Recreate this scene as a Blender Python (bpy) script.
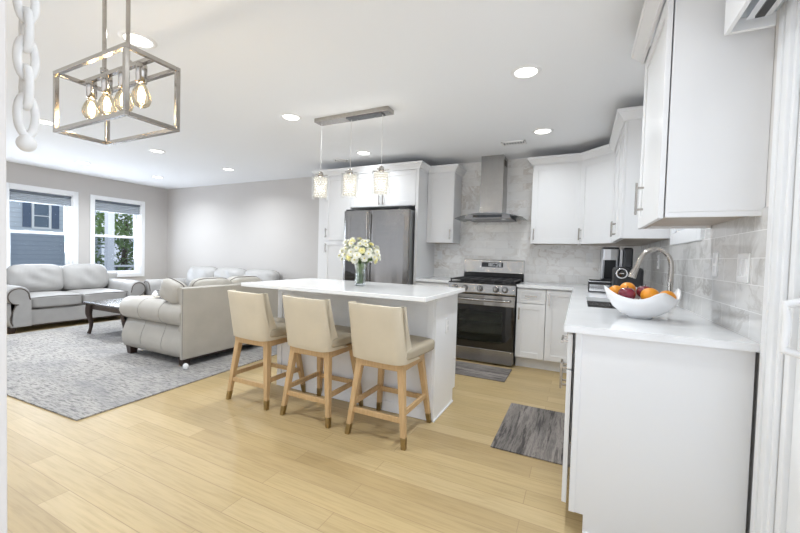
import bpy, bmesh, math, random
from mathutils import Vector, Matrix
random.seed(7)
for o in list(bpy.data.objects):
    bpy.data.objects.remove(o)
SC = bpy.context.scene
COL = SC.collection
PI = math.pi

# ------------------------------------------------------------------ camera
YAW, PITCH, ROLL, FPX = 0.4549, -0.0293, 0.0285, 367.07
CAM = Vector((-0.5987, -4.7856, 1.1894))
fw = Vector((-math.sin(YAW) * math.cos(PITCH), math.cos(YAW) * math.cos(PITCH), math.sin(PITCH)))
rt = Vector((math.cos(YAW), math.sin(YAW), 0))
up = rt.cross(fw)
rt, up = math.cos(ROLL) * rt + math.sin(ROLL) * up, -math.sin(ROLL) * rt + math.cos(ROLL) * up
cd = bpy.data.cameras.new('camera')
cam = bpy.data.objects.new('camera', cd)
COL.objects.link(cam)
m = Matrix((rt, up, -fw)).transposed().to_4x4()
m.translation = CAM
cam.matrix_world = m
cd.sensor_width = 36
cd.lens = FPX / 800 * 36
cd.clip_start = 0.02
SC.camera = cam

# ------------------------------------------------------------------ light
SC.view_settings.view_transform = 'Standard'
SC.view_settings.look = 'None'
SC.view_settings.gamma = 1
SC.view_settings.use_curve_mapping = False
SC.view_settings.exposure = 0.13
W = bpy.data.worlds.new('world')
SC.world = W
W.use_nodes = True
bg = W.node_tree.nodes['Background']
bg.inputs[0].default_value = (0.86, 0.93, 1.0, 1)
bg.inputs[1].default_value = 1.0
_nt = W.node_tree
_tc = _nt.nodes.new('ShaderNodeTexCoord')
_sp = _nt.nodes.new('ShaderNodeSeparateXYZ')
_nt.links.new(_tc.outputs['Generated'], _sp.inputs[0])
_rm = _nt.nodes.new('ShaderNodeValToRGB')
_el = _rm.color_ramp.elements
_el[0].position, _el[0].color = 0.47, (1.42, 1.45, 1.52, 1)      # lower half brightened to light the ceiling
_el[1].position, _el[1].color = 0.53, (0.84, 0.93, 1.04, 1)      # hazy sky
_ma = _nt.nodes.new('ShaderNodeMath')
_ma.operation = 'MULTIPLY_ADD'
_ma.inputs[1].default_value = 0.5
_ma.inputs[2].default_value = 0.5
_nt.links.new(_sp.outputs[2], _ma.inputs[0])
_nt.links.new(_ma.outputs[0], _rm.inputs[0])
_nt.links.new(_rm.outputs[0], bg.inputs[0])

LAMP_W = 8.6


def area(name, loc, direction, sx, sy, power, color, spread=180, shape='RECTANGLE'):
    l = bpy.data.lights.new(name, 'AREA')
    l.shape = shape
    l.size = sx
    l.size_y = sy
    l.energy = power
    l.color = color
    l.spread = math.radians(spread)
    o = bpy.data.objects.new(name, l)
    COL.objects.link(o)
    o.location = loc
    o.rotation_euler = Vector(direction).to_track_quat('-Z', 'Y').to_euler()
    return o


DAY = (0.84, 0.91, 1.0)
area('daylight_patio_door', (0.25, -4.05, 1.1), (-1, 0, 0), 1.7, 1.9, 16, (0.78, 0.86, 1.0))
area('daylight_window', (-8.75, -1.98, 1.5), (1, 0, 0.55), 0.7, 1.1, 34, DAY)
area('daylight_window', (-8.75, -0.9, 1.4), (1, 0, 0.55), 0.7, 1.2, 34, DAY)
area('daylight_window', (-8.75, -3.45, 1.5), (1, 0, 0.55), 0.7, 1.2, 34, DAY)  # daylight for the added unseen window

# ------------------------------------------------------------------ materials
MATS = {}


def mat(name, color=(0.8, 0.8, 0.8), rough=0.5, metal=0.0, spec=0.5, coat=0.0, emis=None, estr=0.0, var=0.0, vscale=8.0,
        bump=0.0, bscale=60.0, stretch=None, sheen=0.0, trans=0.0):
    if name in MATS:
        return MATS[name]
    M = bpy.data.materials.new(name)
    M.use_nodes = True
    nt = M.node_tree
    b = nt.nodes['Principled BSDF']
    b.inputs['Base Color'].default_value = (*color, 1)
    b.inputs['Roughness'].default_value = rough
    b.inputs['Metallic'].default_value = metal
    b.inputs['Specular IOR Level'].default_value = spec
    b.inputs['Coat Weight'].default_value = coat
    b.inputs['Sheen Weight'].default_value = sheen
    b.inputs['Transmission Weight'].default_value = trans
    if emis:
        b.inputs['Emission Color'].default_value = (*emis, 1)
        b.inputs['Emission Strength'].default_value = estr
    tc = nt.nodes.new('ShaderNodeTexCoord')
    src = tc.outputs['Object']
    if stretch:
        mp = nt.nodes.new('ShaderNodeMapping')
        mp.inputs['Scale'].default_value = stretch
        nt.links.new(src, mp.inputs[0])
        src = mp.outputs[0]
    if var > 0:
        n = nt.nodes.new('ShaderNodeTexNoise')
        n.inputs['Scale'].default_value = vscale
        n.inputs['Detail'].default_value = 4
        nt.links.new(src, n.inputs['Vector'])
        r = nt.nodes.new('ShaderNodeValToRGB')
        r.color_ramp.elements[0].position = 0.3
        r.color_ramp.elements[1].position = 0.7
        r.color_ramp.elements[0].color = (*[c * (1 - var) for c in color], 1)
        r.color_ramp.elements[1].color = (*[min(1, c * (1 + var)) for c in color], 1)
        nt.links.new(n.outputs[0], r.inputs[0])
        nt.links.new(r.outputs[0], b.inputs['Base Color'])
    if bump > 0:
        n2 = nt.nodes.new('ShaderNodeTexNoise')
        n2.inputs['Scale'].default_value = bscale
        n2.inputs['Detail'].default_value = 3
        nt.links.new(src, n2.inputs['Vector'])
        bp = nt.nodes.new('ShaderNodeBump')
        bp.inputs['Strength'].default_value = bump
        bp.inputs['Distance'].default_value = 0.004
        nt.links.new(n2.outputs[0], bp.inputs['Height'])
        nt.links.new(bp.outputs[0], b.inputs['Normal'])
    MATS[name] = M
    return M


def N(nt, t, **kw):
    n = nt.nodes.new(t)
    for k, v in kw.items():
        if isinstance(k, str) and hasattr(n, k):
            setattr(n, k, v)
    return n


def ramp(nt, src, stops):
    r = nt.nodes.new('ShaderNodeValToRGB')
    e = r.color_ramp.elements
    while len(e) < len(stops):
        e.new(0.5)
    for i, (p, c) in enumerate(stops):
        e[i].position = p
        e[i].color = (*c, 1) if len(c) == 3 else c
    nt.links.new(src, r.inputs[0])
    return r.outputs[0]


def mix(nt, fac, a, b, mode='MIX'):
    x = nt.nodes.new('ShaderNodeMix')
    x.data_type = 'RGBA'
    x.blend_type = mode
    for i, v in ((0, fac), (6, a), (7, b)):
        if isinstance(v, (int, float)):
            x.inputs[i].default_value = v
        elif isinstance(v, tuple):
            x.inputs[i].default_value = (*v, 1)
        else:
            nt.links.new(v, x.inputs[i])
    return x.outputs[2]


def new_mat(name, rough=0.4):
    M = bpy.data.materials.new(name)
    M.use_nodes = True
    nt = M.node_tree
    b = nt.nodes['Principled BSDF']
    b.inputs['Roughness'].default_value = rough
    tc = nt.nodes.new('ShaderNodeTexCoord')
    MATS[name] = M
    return M, nt, b, tc.outputs['Object']


def mapping(nt, src, scale=(1, 1, 1), rot=(0, 0, 0), loc=(0, 0, 0)):
    mp = nt.nodes.new('ShaderNodeMapping')
    mp.inputs['Scale'].default_value = scale
    mp.inputs['Rotation'].default_value = rot
    mp.inputs['Location'].default_value = loc
    nt.links.new(src, mp.inputs[0])
    return mp.outputs[0]


def noise(nt, src, scale, detail=4, rough=0.5, dist=0.0):
    n = nt.nodes.new('ShaderNodeTexNoise')
    n.inputs['Scale'].default_value = scale
    n.inputs['Detail'].default_value = detail
    n.inputs['Roughness'].default_value = rough
    n.inputs['Distortion'].default_value = dist
    nt.links.new(src, n.inputs['Vector'])
    return n.outputs[0]


def bump(nt, b, h, strength=0.2, dist=0.003):
    bp = nt.nodes.new('ShaderNodeBump')
    bp.inputs['Strength'].default_value = strength
    bp.inputs['Distance'].default_value = dist
    nt.links.new(h, bp.inputs['Height'])
    nt.links.new(bp.outputs[0], b.inputs['Normal'])


def make_floor_mat():
    M, nt, b, co = new_mat('oak_plank_floor', 0.4)
    b.inputs['Specular IOR Level'].default_value = 0.35
    br = nt.nodes.new('ShaderNodeTexBrick')
    br.offset = 0.37
    br.offset_frequency = 2
    br.inputs['Scale'].default_value = 1
    br.inputs['Brick Width'].default_value = 1.22
    br.inputs['Row Height'].default_value = 0.121
    br.inputs['Mortar Size'].default_value = 0.0017
    br.inputs['Mortar Smooth'].default_value = 0.2
    br.inputs['Bias'].default_value = 0
    br.inputs['Color1'].default_value = (0, 0, 0, 1)
    br.inputs['Color2'].default_value = (1, 1, 1, 1)
    br.inputs['Mortar'].default_value = (0.5, 0.5, 0.5, 1)
    nt.links.new(mapping(nt, co, loc=(0.35, 0.03, 0)), br.inputs['Vector'])
    base = ramp(nt, br.outputs['Color'], [(0.0, (0.45, 0.33, 0.165)), (0.35, (0.535, 0.405, 0.21)), (0.65, (0.49, 0.365, 0.185)), (1.0, (0.57, 0.44, 0.24))])
    g = noise(nt, mapping(nt, co, (1.2, 22, 1)), 3.0, 6, 0.6, 0.4)
    grain = ramp(nt, g, [(0.3, (0.80, 0.77, 0.72)), (0.55, (1, 1, 1)), (0.8, (1.06, 1.05, 1.04))])
    c = mix(nt, 0.75, base, grain, 'MULTIPLY')
    blot = ramp(nt, noise(nt, mapping(nt, co, (0.6, 3, 1)), 2.0, 3), [(0.3, (0.93, 0.93, 0.94)), (0.7, (1.04, 1.03, 1.02))])
    c = mix(nt, 0.8, c, blot, 'MULTIPLY')
    c = mix(nt, br.outputs['Fac'], c, (0.36, 0.25, 0.13))
    nt.links.new(c, b.inputs['Base Color'])
    bump(nt, b, br.outputs['Fac'], -0.25, 0.002)
    return M


def make_tile_mat(name, axis, base=(0.92, 0.905, 0.885), grout=(0.76, 0.75, 0.74), vein=(0.56, 0.50, 0.44), rough=0.12, wid=0.305):
    M, nt, b, co = new_mat(name, rough)
    # bring the wall plane into the texture's XY
    if axis == 'y':
        sp = nt.nodes.new('ShaderNodeSeparateXYZ')
        nt.links.new(co, sp.inputs[0])
        cb = nt.nodes.new('ShaderNodeCombineXYZ')
        nt.links.new(sp.outputs[0], cb.inputs[0])
        nt.links.new(sp.outputs[2], cb.inputs[1])
    else:
        sp = nt.nodes.new('ShaderNodeSeparateXYZ')
        nt.links.new(co, sp.inputs[0])
        cb = nt.nodes.new('ShaderNodeCombineXYZ')
        nt.links.new(sp.outputs[1], cb.inputs[0])
        nt.links.new(sp.outputs[2], cb.inputs[1])
    v = cb.outputs[0]
    br = nt.nodes.new('ShaderNodeTexBrick')
    br.offset = 0.5
    br.inputs['Scale'].default_value = 1
    br.inputs['Brick Width'].default_value = wid
    br.inputs['Row Height'].default_value = 0.1015
    br.inputs['Mortar Size'].default_value = 0.0016
    br.inputs['Mortar Smooth'].default_value = 0.3
    br.inputs['Bias'].default_value = 0
    br.inputs['Color1'].default_value = (0, 0, 0, 1)
    br.inputs['Color2'].default_value = (1, 1, 1, 1)
    nt.links.new(mapping(nt, v, loc=(0.05, -0.914, 0)), br.inputs['Vector'])
    # marble: each tile samples the veining at its own offset
    off = nt.nodes.new('ShaderNodeVectorMath')
    off.operation = 'MULTIPLY_ADD'
    nt.links.new(br.outputs['Color'], off.inputs[0])
    off.inputs[1].default_value = (3.0, 5.0, 2.0)
    nt.links.new(v, off.inputs[2])
    n1 = noise(nt, off.outputs[0], 3.2, 6, 0.62, 1.6)
    vein_f = ramp(nt, n1, [(0.44, (0, 0, 0)), (0.495, (1, 1, 1)), (0.51, (1, 1, 1)), (0.57, (0, 0, 0))])
    n2 = noise(nt, off.outputs[0], 1.6, 3)
    amt = ramp(nt, n2, [(0.38, (0, 0, 0)), (0.70, (0.75, 0.75, 0.75))])
    f = mix(nt, 1.0, vein_f, amt, 'MULTIPLY')
    cl = ramp(nt, noise(nt, off.outputs[0], 4.0, 3), [(0.3, tuple(x * 0.96 for x in base)), (0.7, base)])
    c = mix(nt, f, cl, vein)
    tint = ramp(nt, br.outputs['Color'], [(0.0, (0.94, 0.94, 0.94)), (1.0, (1.03, 1.03, 1.03))])
    c = mix(nt, 1.0, c, tint, 'MULTIPLY')
    c = mix(nt, br.outputs['Fac'], c, grout)
    nt.links.new(c, b.inputs['Base Color'])
    bump(nt, b, br.outputs['Fac'], -0.35, 0.002)
    return M


def make_quartz(name, base, cloud, rough=0.1):
    M, nt, b, co = new_mat(name, rough)
    n = noise(nt, co, 3.0, 6, 0.6, 1.0)
    c = ramp(nt, n, [(0.35, base), (0.62, cloud), (0.75, base)])
    nt.links.new(c, b.inputs['Base Color'])
    return M


def make_steel(name, color=(0.42, 0.41, 0.40), rough=0.16, st=(60, 60, 0.6), var=0.10):
    M, nt, b, co = new_mat(name, rough)
    b.inputs['Metallic'].default_value = 1
    n = noise(nt, mapping(nt, co, st), 6, 3)
    c = ramp(nt, n, [(0.3, tuple(x * (1 - var) for x in color)), (0.7, tuple(min(1, x * (1 + var)) for x in color))])
    nt.links.new(c, b.inputs['Base Color'])
    b.inputs['Anisotropic'].default_value = 0.0
    lo = noise(nt, mapping(nt, co, (2, 2, 2600)), 1.0, 1)
    mid = noise(nt, mapping(nt, co, (5, 5, 0.3)), 1.0, 1)
    bp1 = nt.nodes.new('ShaderNodeBump')
    bp1.inputs['Strength'].default_value = 0.8
    bp1.inputs['Distance'].default_value = 0.04
    nt.links.new(mid, bp1.inputs['Height'])
    bp2 = nt.nodes.new('ShaderNodeBump')
    bp2.inputs['Strength'].default_value = 0.3
    bp2.inputs['Distance'].default_value = 0.002
    nt.links.new(lo, bp2.inputs['Height'])
    nt.links.new(bp1.outputs[0], bp2.inputs['Normal'])
    nt.links.new(bp2.outputs[0], b.inputs['Normal'])
    return M


def make_wood(name, a, c2, sc=(30, 30, 2), rough=0.45):
    M, nt, b, co = new_mat(name, rough)
    n = noise(nt, mapping(nt, co, sc), 2.5, 5, 0.6, 0.5)
    c = ramp(nt, n, [(0.3, a), (0.7, c2)])
    nt.links.new(c, b.inputs['Base Color'])
    return M


def make_glass(name, tint=(0.95, 0.97, 0.97), refl=1.0, ior=1.45, base=0.0, fk=0.8):
    M = bpy.data.materials.new(name)
    M.use_nodes = True
    nt = M.node_tree
    nt.nodes.remove(nt.nodes['Principled BSDF'])
    out = nt.nodes['Material Output']
    t = nt.nodes.new('ShaderNodeBsdfTransparent')
    t.inputs[0].default_value = (*tint, 1)
    g = nt.nodes.new('ShaderNodeBsdfGlossy')
    g.inputs['Roughness'].default_value = 0.02
    g.inputs[0].default_value = (refl, refl, refl, 1)
    fr = nt.nodes.new('ShaderNodeLayerWeight')
    fr.inputs[0].default_value = 0.35
    mm = nt.nodes.new('ShaderNodeMath')
    mm.operation = 'MULTIPLY_ADD'
    nt.links.new(fr.outputs['Fresnel'], mm.inputs[0])
    mm.inputs[1].default_value = fk
    mm.inputs[2].default_value = base
    mx = nt.nodes.new('ShaderNodeMixShader')
    nt.links.new(mm.outputs[0], mx.inputs[0])
    nt.links.new(t.outputs[0], mx.inputs[1])
    nt.links.new(g.outputs[0], mx.inputs[2])
    nt.links.new(mx.outputs[0], out.inputs[0])
    MATS[name] = M
    return M


def make_rug(name):
    M, nt, b, co = new_mat(name, 0.95)
    n1 = noise(nt, mapping(nt, co, (3, 17, 1)), 3.6, 8, 0.74, 0.3)
    n2 = noise(nt, mapping(nt, co, (0.8, 1.6, 1)), 1.6, 4, 0.6, 0.6)
    n3 = noise(nt, mapping(nt, co, (3, 60, 1)), 3, 3, 0.6)
    base = ramp(nt, n1, [(0.36, (0.13, 0.128, 0.13)), (0.46, (0.32, 0.305, 0.29)), (0.54, (0.50, 0.475, 0.445)), (0.68, (0.36, 0.34, 0.32))])
    blue = ramp(nt, n2, [(0.42, (0, 0, 0)), (0.66, (0.65, 0.65, 0.65))])
    c = mix(nt, blue, base, (0.25, 0.247, 0.252))
    c = mix(nt, 0.9, c, ramp(nt, n3, [(0.3, (0.72, 0.72, 0.74)), (0.6, (1.08, 1.08, 1.08))]), 'MULTIPLY')
    nt.links.new(c, b.inputs['Base Color'])
    bump(nt, b, n3, 0.5, 0.004)
    return M


def make_mat_tex(name, st):
    M, nt, b, co = new_mat(name, 0.85)
    n1 = noise(nt, mapping(nt, co, st), 1.5, 9, 0.74, 0.35)
    c = ramp(nt, n1, [(0.32, (0.025, 0.023, 0.022)), (0.43, (0.10, 0.09, 0.085)), (0.52, (0.27, 0.245, 0.225)), (0.60, (0.14, 0.128, 0.12)), (0.72, (0.36, 0.33, 0.30))])
    n2 = noise(nt, mapping(nt, co, tuple(s * 0.45 for s in st)), 1.3, 3)
    c = mix(nt, 0.85, c, ramp(nt, n2, [(0.35, (0.55, 0.54, 0.54)), (0.65, (1.25, 1.22, 1.2))]), 'MULTIPLY')
    nt.links.new(c, b.inputs['Base Color'])
    return M


def make_siding(name, col):
    M, nt, b, co = new_mat(name, 0.7)
    w = nt.nodes.new('ShaderNodeTexWave')
    w.wave_profile = 'SAW'
    w.bands_direction = 'Z'
    w.inputs['Scale'].default_value = 1.6
    w.inputs['Distortion'].default_value = 0
    nt.links.new(co, w.inputs['Vector'])
    bump(nt, b, w.outputs[0], 1.0, 0.06)
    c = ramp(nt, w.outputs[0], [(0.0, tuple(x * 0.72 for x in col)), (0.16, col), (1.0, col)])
    nt.links.new(c, b.inputs['Base Color'])
    return M


FLOOR = make_floor_mat()
WALLG = mat('greige_wall_paint', (0.55, 0.525, 0.505), 0.75, bump=0.02, bscale=300)
WALLW = mat('pale_wall_paint', (0.78, 0.765, 0.75), 0.7)
CEIL = mat('white_ceiling_paint', (0.885, 0.90, 0.925), 0.8)
CAB = mat('white_cabinet_lacquer', (0.80, 0.80, 0.805), 0.3)
CABIN = mat('shaded_cabinet_underside', (0.42, 0.36, 0.30), 0.5, var=0.08)  # wood brown with the shade under the wall cabinets put into the colour
TRIM = mat('white_trim_paint', (0.86, 0.87, 0.885), 0.4)
QUARTZ = make_quartz('white_quartz', (0.86, 0.865, 0.87), (0.80, 0.805, 0.815), 0.09)
QISL = make_quartz('white_island_quartz', (0.88, 0.875, 0.865), (0.85, 0.845, 0.835), 0.12)
TILEB = make_tile_mat('marble_tile_back', 'y')
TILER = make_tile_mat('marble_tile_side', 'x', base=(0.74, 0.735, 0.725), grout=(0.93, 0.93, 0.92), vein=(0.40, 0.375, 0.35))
STEEL = make_steel('brushed_stainless')
STEELF = make_steel('fridge_stainless', (0.27, 0.258, 0.248), 0.12, (80, 80, 0.5), 0.08)
STEELD = mat('dark_steel', (0.20, 0.20, 0.21), 0.35, 1.0, var=0.1)
NICKEL = mat('brushed_nickel', (0.46, 0.43, 0.395), 0.18, 1.0, var=0.06, vscale=40)
CHROME = mat('chrome', (0.82, 0.82, 0.83), 0.1, 1.0, var=0.02)
BLACK = mat('black_enamel', (0.012, 0.012, 0.013), 0.25, var=0.1)
IRON = mat('cast_iron', (0.022, 0.022, 0.024), 0.5, bump=0.2, bscale=200)
BLKPL = mat('black_plastic', (0.015, 0.015, 0.017), 0.35, var=0.15)
BLKGL = mat('black_glass', (0.008, 0.008, 0.009), 0.05, coat=0.5, var=0.05)
OAK = make_wood('stool_oak', (0.50, 0.32, 0.15), (0.62, 0.42, 0.22))
DARKW = make_wood('espresso_wood', (0.025, 0.014, 0.010), (0.05, 0.028, 0.02), rough=0.3)
BRASS = mat('aged_brass', (0.36, 0.27, 0.13), 0.35, 1.0, var=0.12, vscale=30)
LEATHER = mat('cream_leather', (0.64, 0.565, 0.435), 0.42, var=0.05, vscale=5, bump=0.08, bscale=180)
LEATHERS = mat('seat_leather', (0.42, 0.36, 0.265), 0.42, var=0.06, vscale=6, bump=0.08, bscale=180)
SOFA = mat('stone_leather', (0.43, 0.40, 0.352), 0.45, var=0.06, vscale=5, bump=0.12, bscale=90)
SOFADAY = mat('daylit_stone_leather', (0.37, 0.36, 0.35), 0.45, var=0.07, vscale=5, bump=0.12, bscale=90)  # same leather as the loveseat, cool window daylight put into the colour
PIPING = mat('dark_piping', (0.10, 0.088, 0.078), 0.5, var=0.2, vscale=60)
NAIL = mat('nailhead_trim', (0.13, 0.11, 0.095), 0.35, 0.6, bump=0.8, bscale=120)
RUG = make_rug('distressed_rug')
MATA = make_mat_tex('weathered_wood_print', (17, 1.3, 1))
MATB = make_mat_tex('weathered_wood_print_cross', (1.6, 13, 1))
PORC = mat('white_ceramic', (0.86, 0.86, 0.865), 0.18, var=0.01)
ORANGE = mat('orange_peel', (0.76, 0.29, 0.018), 0.42, var=0.08, vscale=12, bump=0.3, bscale=140)
APPLE = mat('dark_red_apple', (0.17, 0.014, 0.03), 0.2, var=0.5, vscale=16, coat=0.4)
STEMB = mat('fruit_stem', (0.10, 0.06, 0.03), 0.7, var=0.2)
GLASS = make_glass('clear_glass')
WGLASS = make_glass('window_glass', (0.97, 0.985, 1.0), fk=0.35)
OGLASS = make_glass('oven_glass', (0.55, 0.58, 0.55), 1.0, base=0.02, fk=0.6)
SCREEN = make_glass('insect_screen', (0.74, 0.76, 0.79), 0.1, fk=0.1)
WATER = make_glass('vase_water', (0.86, 0.90, 0.86))
SHADE = mat('grey_window_shade', (0.40, 0.44, 0.49), 0.8, var=0.05, vscale=3)
WHITEPL = mat('white_plastic', (0.85, 0.85, 0.85), 0.35, var=0.01)
GREYPL = mat('cool_grey_plastic', (0.50, 0.54, 0.58), 0.4, var=0.03)
PETW = mat('white_petal', (0.86, 0.85, 0.74), 0.6, var=0.05, vscale=40)
PETY = mat('pale_yellow_petal', (0.86, 0.80, 0.40), 0.6, var=0.08, vscale=40)
PETC = mat('flower_centre', (0.70, 0.62, 0.18), 0.7, var=0.2, vscale=90)
LEAF = mat('flower_leaf', (0.10, 0.17, 0.05), 0.55, var=0.35, vscale=40)
STEMG = mat('flower_stem', (0.22, 0.33, 0.10), 0.5, var=0.25, vscale=40)
LENS = mat('lit_lens', (0.9, 0.9, 0.9), 0.5, emis=(1.0, 0.97, 0.92), estr=5.0)
FILA = mat('lit_filament', (1, 0.8, 0.5), 0.5, emis=(1.0, 0.74, 0.38), estr=40.0)
CRYST = mat('lit_crystal', (0.07, 0.07, 0.065), 0.08, emis=(1.0, 0.95, 0.84), estr=0.62)
LED = mat('lit_display', (0.1, 0.1, 0.1), 0.4, emis=(0.9, 0.95, 1.0), estr=1.2)
ANTQ = mat('whitewashed_wood', (0.80, 0.79, 0.77), 0.6, var=0.06, vscale=30)
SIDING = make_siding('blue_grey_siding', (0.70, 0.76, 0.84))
SHUT = mat('navy_shutter', (0.10, 0.14, 0.22), 0.6, var=0.1)
BOUNCE = mat('pale_bounce_ground', (0.60, 0.60, 0.58), 0.9, var=0.1, vscale=2)  # ground made pale to bounce light onto the house wall
FOLI = mat('tree_foliage', (0.17, 0.29, 0.085), 0.6, var=0.6, vscale=2.5)
BARK = mat('tree_bark', (0.10, 0.07, 0.05), 0.9, var=0.3)
ROOFM = mat('roof_shingle', (0.13, 0.125, 0.13), 0.9, var=0.2, vscale=20)
MARBT = make_quartz('tabletop_stone', (0.12, 0.11, 0.11), (0.2, 0.18, 0.175), 0.1)


# ------------------------------------------------------------------ helpers
def link(o):
    COL.objects.link(o)
    return o


def tag(o, label=None, cat=None, group=None, kind=None):
    if label:
        o['label'] = label
    if cat:
        o['category'] = cat
    if group:
        o['group'] = group
    if kind:
        o['kind'] = kind
    return o


def thing(name, label, cat, loc=(0, 0, 0), rz=0, group=None):
    o = link(bpy.data.objects.new(name, None))
    o.empty_display_size = 0.1
    o.location = loc
    o.rotation_euler = (0, 0, rz)
    return tag(o, label, cat, group)


def kids(o):
    return [c for c in bpy.data.objects if c.parent == o]


def dup(root, loc, rz=0.0, label=None, group=None):
    r = link(root.copy())
    r.location = loc
    r.rotation_euler = (0, 0, rz)
    if label:
        r['label'] = label
    if group:
        r['group'] = group
    for ch in kids(root):
        c = link(ch.copy())
        c.parent = r
        for g in kids(ch):
            d = link(g.copy())
            d.parent = c
    return r


def origin_of(o):
    v = Vector((0, 0, 0))
    while o is not None:
        v += o.location
        o = o.parent
    return v


class MB:
    def __init__(s):
        s.v, s.f, s.sm = [], [], []

    def add(s, vs, fs, smooth=False):
        n = len(s.v)
        s.v += [Vector(v) for v in vs]
        for f in fs:
            s.f.append([i + n for i in f])
            s.sm.append(smooth)
        return s

    def box(s, x0, y0, z0, x1, y1, z1):
        return s.hexa([(x, y, z) for z in (z0, z1) for y in (y0, y1) for x in (x0, x1)])

    def hexa(s, p, smooth=False):
        return s.add(p, [(0, 2, 3, 1), (4, 5, 7, 6), (0, 1, 5, 4), (2, 6, 7, 3), (0, 4, 6, 2), (1, 3, 7, 5)], smooth)

    def pbox(s, pl, u0, u1, d0, d1, z0, z1):
        return s.hexa([pl(u, d, z) for z in (z0, z1) for d in (d0, d1) for u in (u0, u1)])

    def cyl(s, p0, p1, r0, r1=None, n=16, cap=True, smooth=True):
        return s.tube([p0, p1], [r0, r0 if r1 is None else r1], n, cap, smooth)

    def tube(s, pts, r, n=10, cap=True, smooth=True, closed=False):
        pts = [Vector(p) for p in pts]
        rs = r if isinstance(r, (list, tuple)) else [r] * len(pts)
        k = len(pts)
        ref = None
        rings = []
        for i, p in enumerate(pts):
            if closed:
                t = pts[(i + 1) % k] - pts[i - 1]
            else:
                t = (pts[min(i + 1, k - 1)] - pts[max(i - 1, 0)])
            t.normalize()
            if ref is None:
                a = Vector((0, 0, 1)) if abs(t.z) < 0.9 else Vector((1, 0, 0))
                ref = (a - t * a.dot(t)).normalized()
            else:
                ref = (ref - t * ref.dot(t)).normalized()
            b = t.cross(ref)
            rings.append([p + (ref * math.cos(2 * PI * j / n) + b * math.sin(2 * PI * j / n)) * rs[i] for j in range(n)])
        vs = [v for ring in rings for v in ring]
        fs = []
        for i in range(k if closed else k - 1):
            i2 = (i + 1) % k
            for j in range(n):
                fs.append((i * n + j, i * n + (j + 1) % n, i2 * n + (j + 1) % n, i2 * n + j))
        s.add(vs, fs, smooth)
        if cap and not closed:
            s.add(rings[0], [tuple(range(n))])
            s.add(rings[-1], [tuple(range(n))])
        return s

    def lathe(s, prof, c=(0, 0, 0), n=24, smooth=True, fn=None):
        c = Vector(c)
        vs = []
        for (r, z) in prof:
            for j in range(n):
                a = 2 * PI * j / n
                vs.append(c + Vector((r * math.cos(a), r * math.sin(a), z)))
        fs = []
        for i in range(len(prof) - 1):
            for j in range(n):
                fs.append((i * n + j, i * n + (j + 1) % n, (i + 1) * n + (j + 1) % n, (i + 1) * n + j))
        if prof[0][0] > 1e-6:
            pass
        return s.add(vs, fs, smooth)

    def prism(s, poly, fn, a0, a1, smooth=False):
        n = len(poly)
        vs = [fn(p[0], p[1], a0) for p in poly] + [fn(p[0], p[1], a1) for p in poly]
        s.add(vs, [(i, (i + 1) % n, n + (i + 1) % n, n + i) for i in range(n)], smooth)
        s.add(vs[:n], [tuple(range(n))])
        s.add(vs[n:], [tuple(range(n))])
        return s

    def ell(s, c, rx, ry, rz, nu=16, nv=10, fn=None):
        vs, fs = [], []
        for i in range(nv + 1):
            t = PI * i / nv
            for j in range(nu):
                a = 2 * PI * j / nu
                p = Vector((math.sin(t) * math.cos(a), math.sin(t) * math.sin(a), math.cos(t)))
                if fn:
                    p = fn(p)
                vs.append((c[0] + p[0] * rx, c[1] + p[1] * ry, c[2] + p[2] * rz))
        for i in range(nv):
            for j in range(nu):
                fs.append((i * nu + j, i * nu + (j + 1) % nu, (i + 1) * nu + (j + 1) % nu, (i + 1) * nu + j))
        return s.add(vs, fs, True)

    def pillow(s, hx, hy, hz, fn=lambda p: p, n=12, m_=5.0, puff=0.35, wr=0.0, seed=0, pax=2):
        """rounded, puffed cushion with half sizes hx, hy, hz; pax = thin axis"""
        rnd = random.Random(seed)
        ph = [(rnd.uniform(3, 9), rnd.uniform(3, 9), rnd.uniform(0, 6)) for _ in range(5)]
        idx = {}
        vs, fs = [], []

        def vert(p):
            key = tuple(round(x, 4) for x in p)
            if key not in idx:
                q = Vector(p)
                mn = sum(abs(x) ** m_ for x in q) ** (1 / m_)
                q = q / mn
                o = [i for i in range(3) if i != pax]
                e = (abs(q[o[0]]) ** 4 + abs(q[o[1]]) ** 4) / 2
                q[pax] *= (1 - puff * min(1, e * 1.3))
                w = 0
                if wr:
                    for (a, b, c) in ph:
                        w += math.sin(a * q[o[0]] * 1.3 + b * q[o[1]] + c) / len(ph)
                    q[pax] *= 1 + wr * w
                idx[key] = len(vs)
                vs.append(fn(Vector((q.x * hx, q.y * hy, q.z * hz))))
            return idx[key]
        for ax in range(3):
            for sg in (-1, 1):
                for i in range(n):
                    for j in range(n):
                        q = []
                        for (a, b) in ((i, j), (i + 1, j), (i + 1, j + 1), (i, j + 1)):
                            p = [0, 0, 0]
                            p[ax] = sg
                            p[(ax + 1) % 3] = math.tan((a / n * 2 - 1) * PI / 4)
                            p[(ax + 2) % 3] = math.tan((b / n * 2 - 1) * PI / 4)
                            q.append(vert(p))
                        fs.append(q)
        return s.add(vs, fs, True)

    def sweep(s, path, prof, side=1):
        """mitred moulding: path of (x,y), profile of (offset outward, z); outward is right of travel"""
        P = [Vector((p[0], p[1])) for p in path]
        k = len(P)
        nr = []
        for i in range(k - 1):
            d = (P[i + 1] - P[i]).normalized()
            nr.append(Vector((d.y, -d.x)) * side)
        rings = []
        for i in range(k):
            if i == 0:
                mvec = nr[0]
            elif i == k - 1:
                mvec = nr[-1]
            else:
                b = (nr[i - 1] + nr[i]).normalized()
                mvec = b / max(0.3, b.dot(nr[i]))
            rings.append([(P[i].x + mvec.x * o, P[i].y + mvec.y * o, z) for (o, z) in prof])
        n = len(prof)
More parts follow.
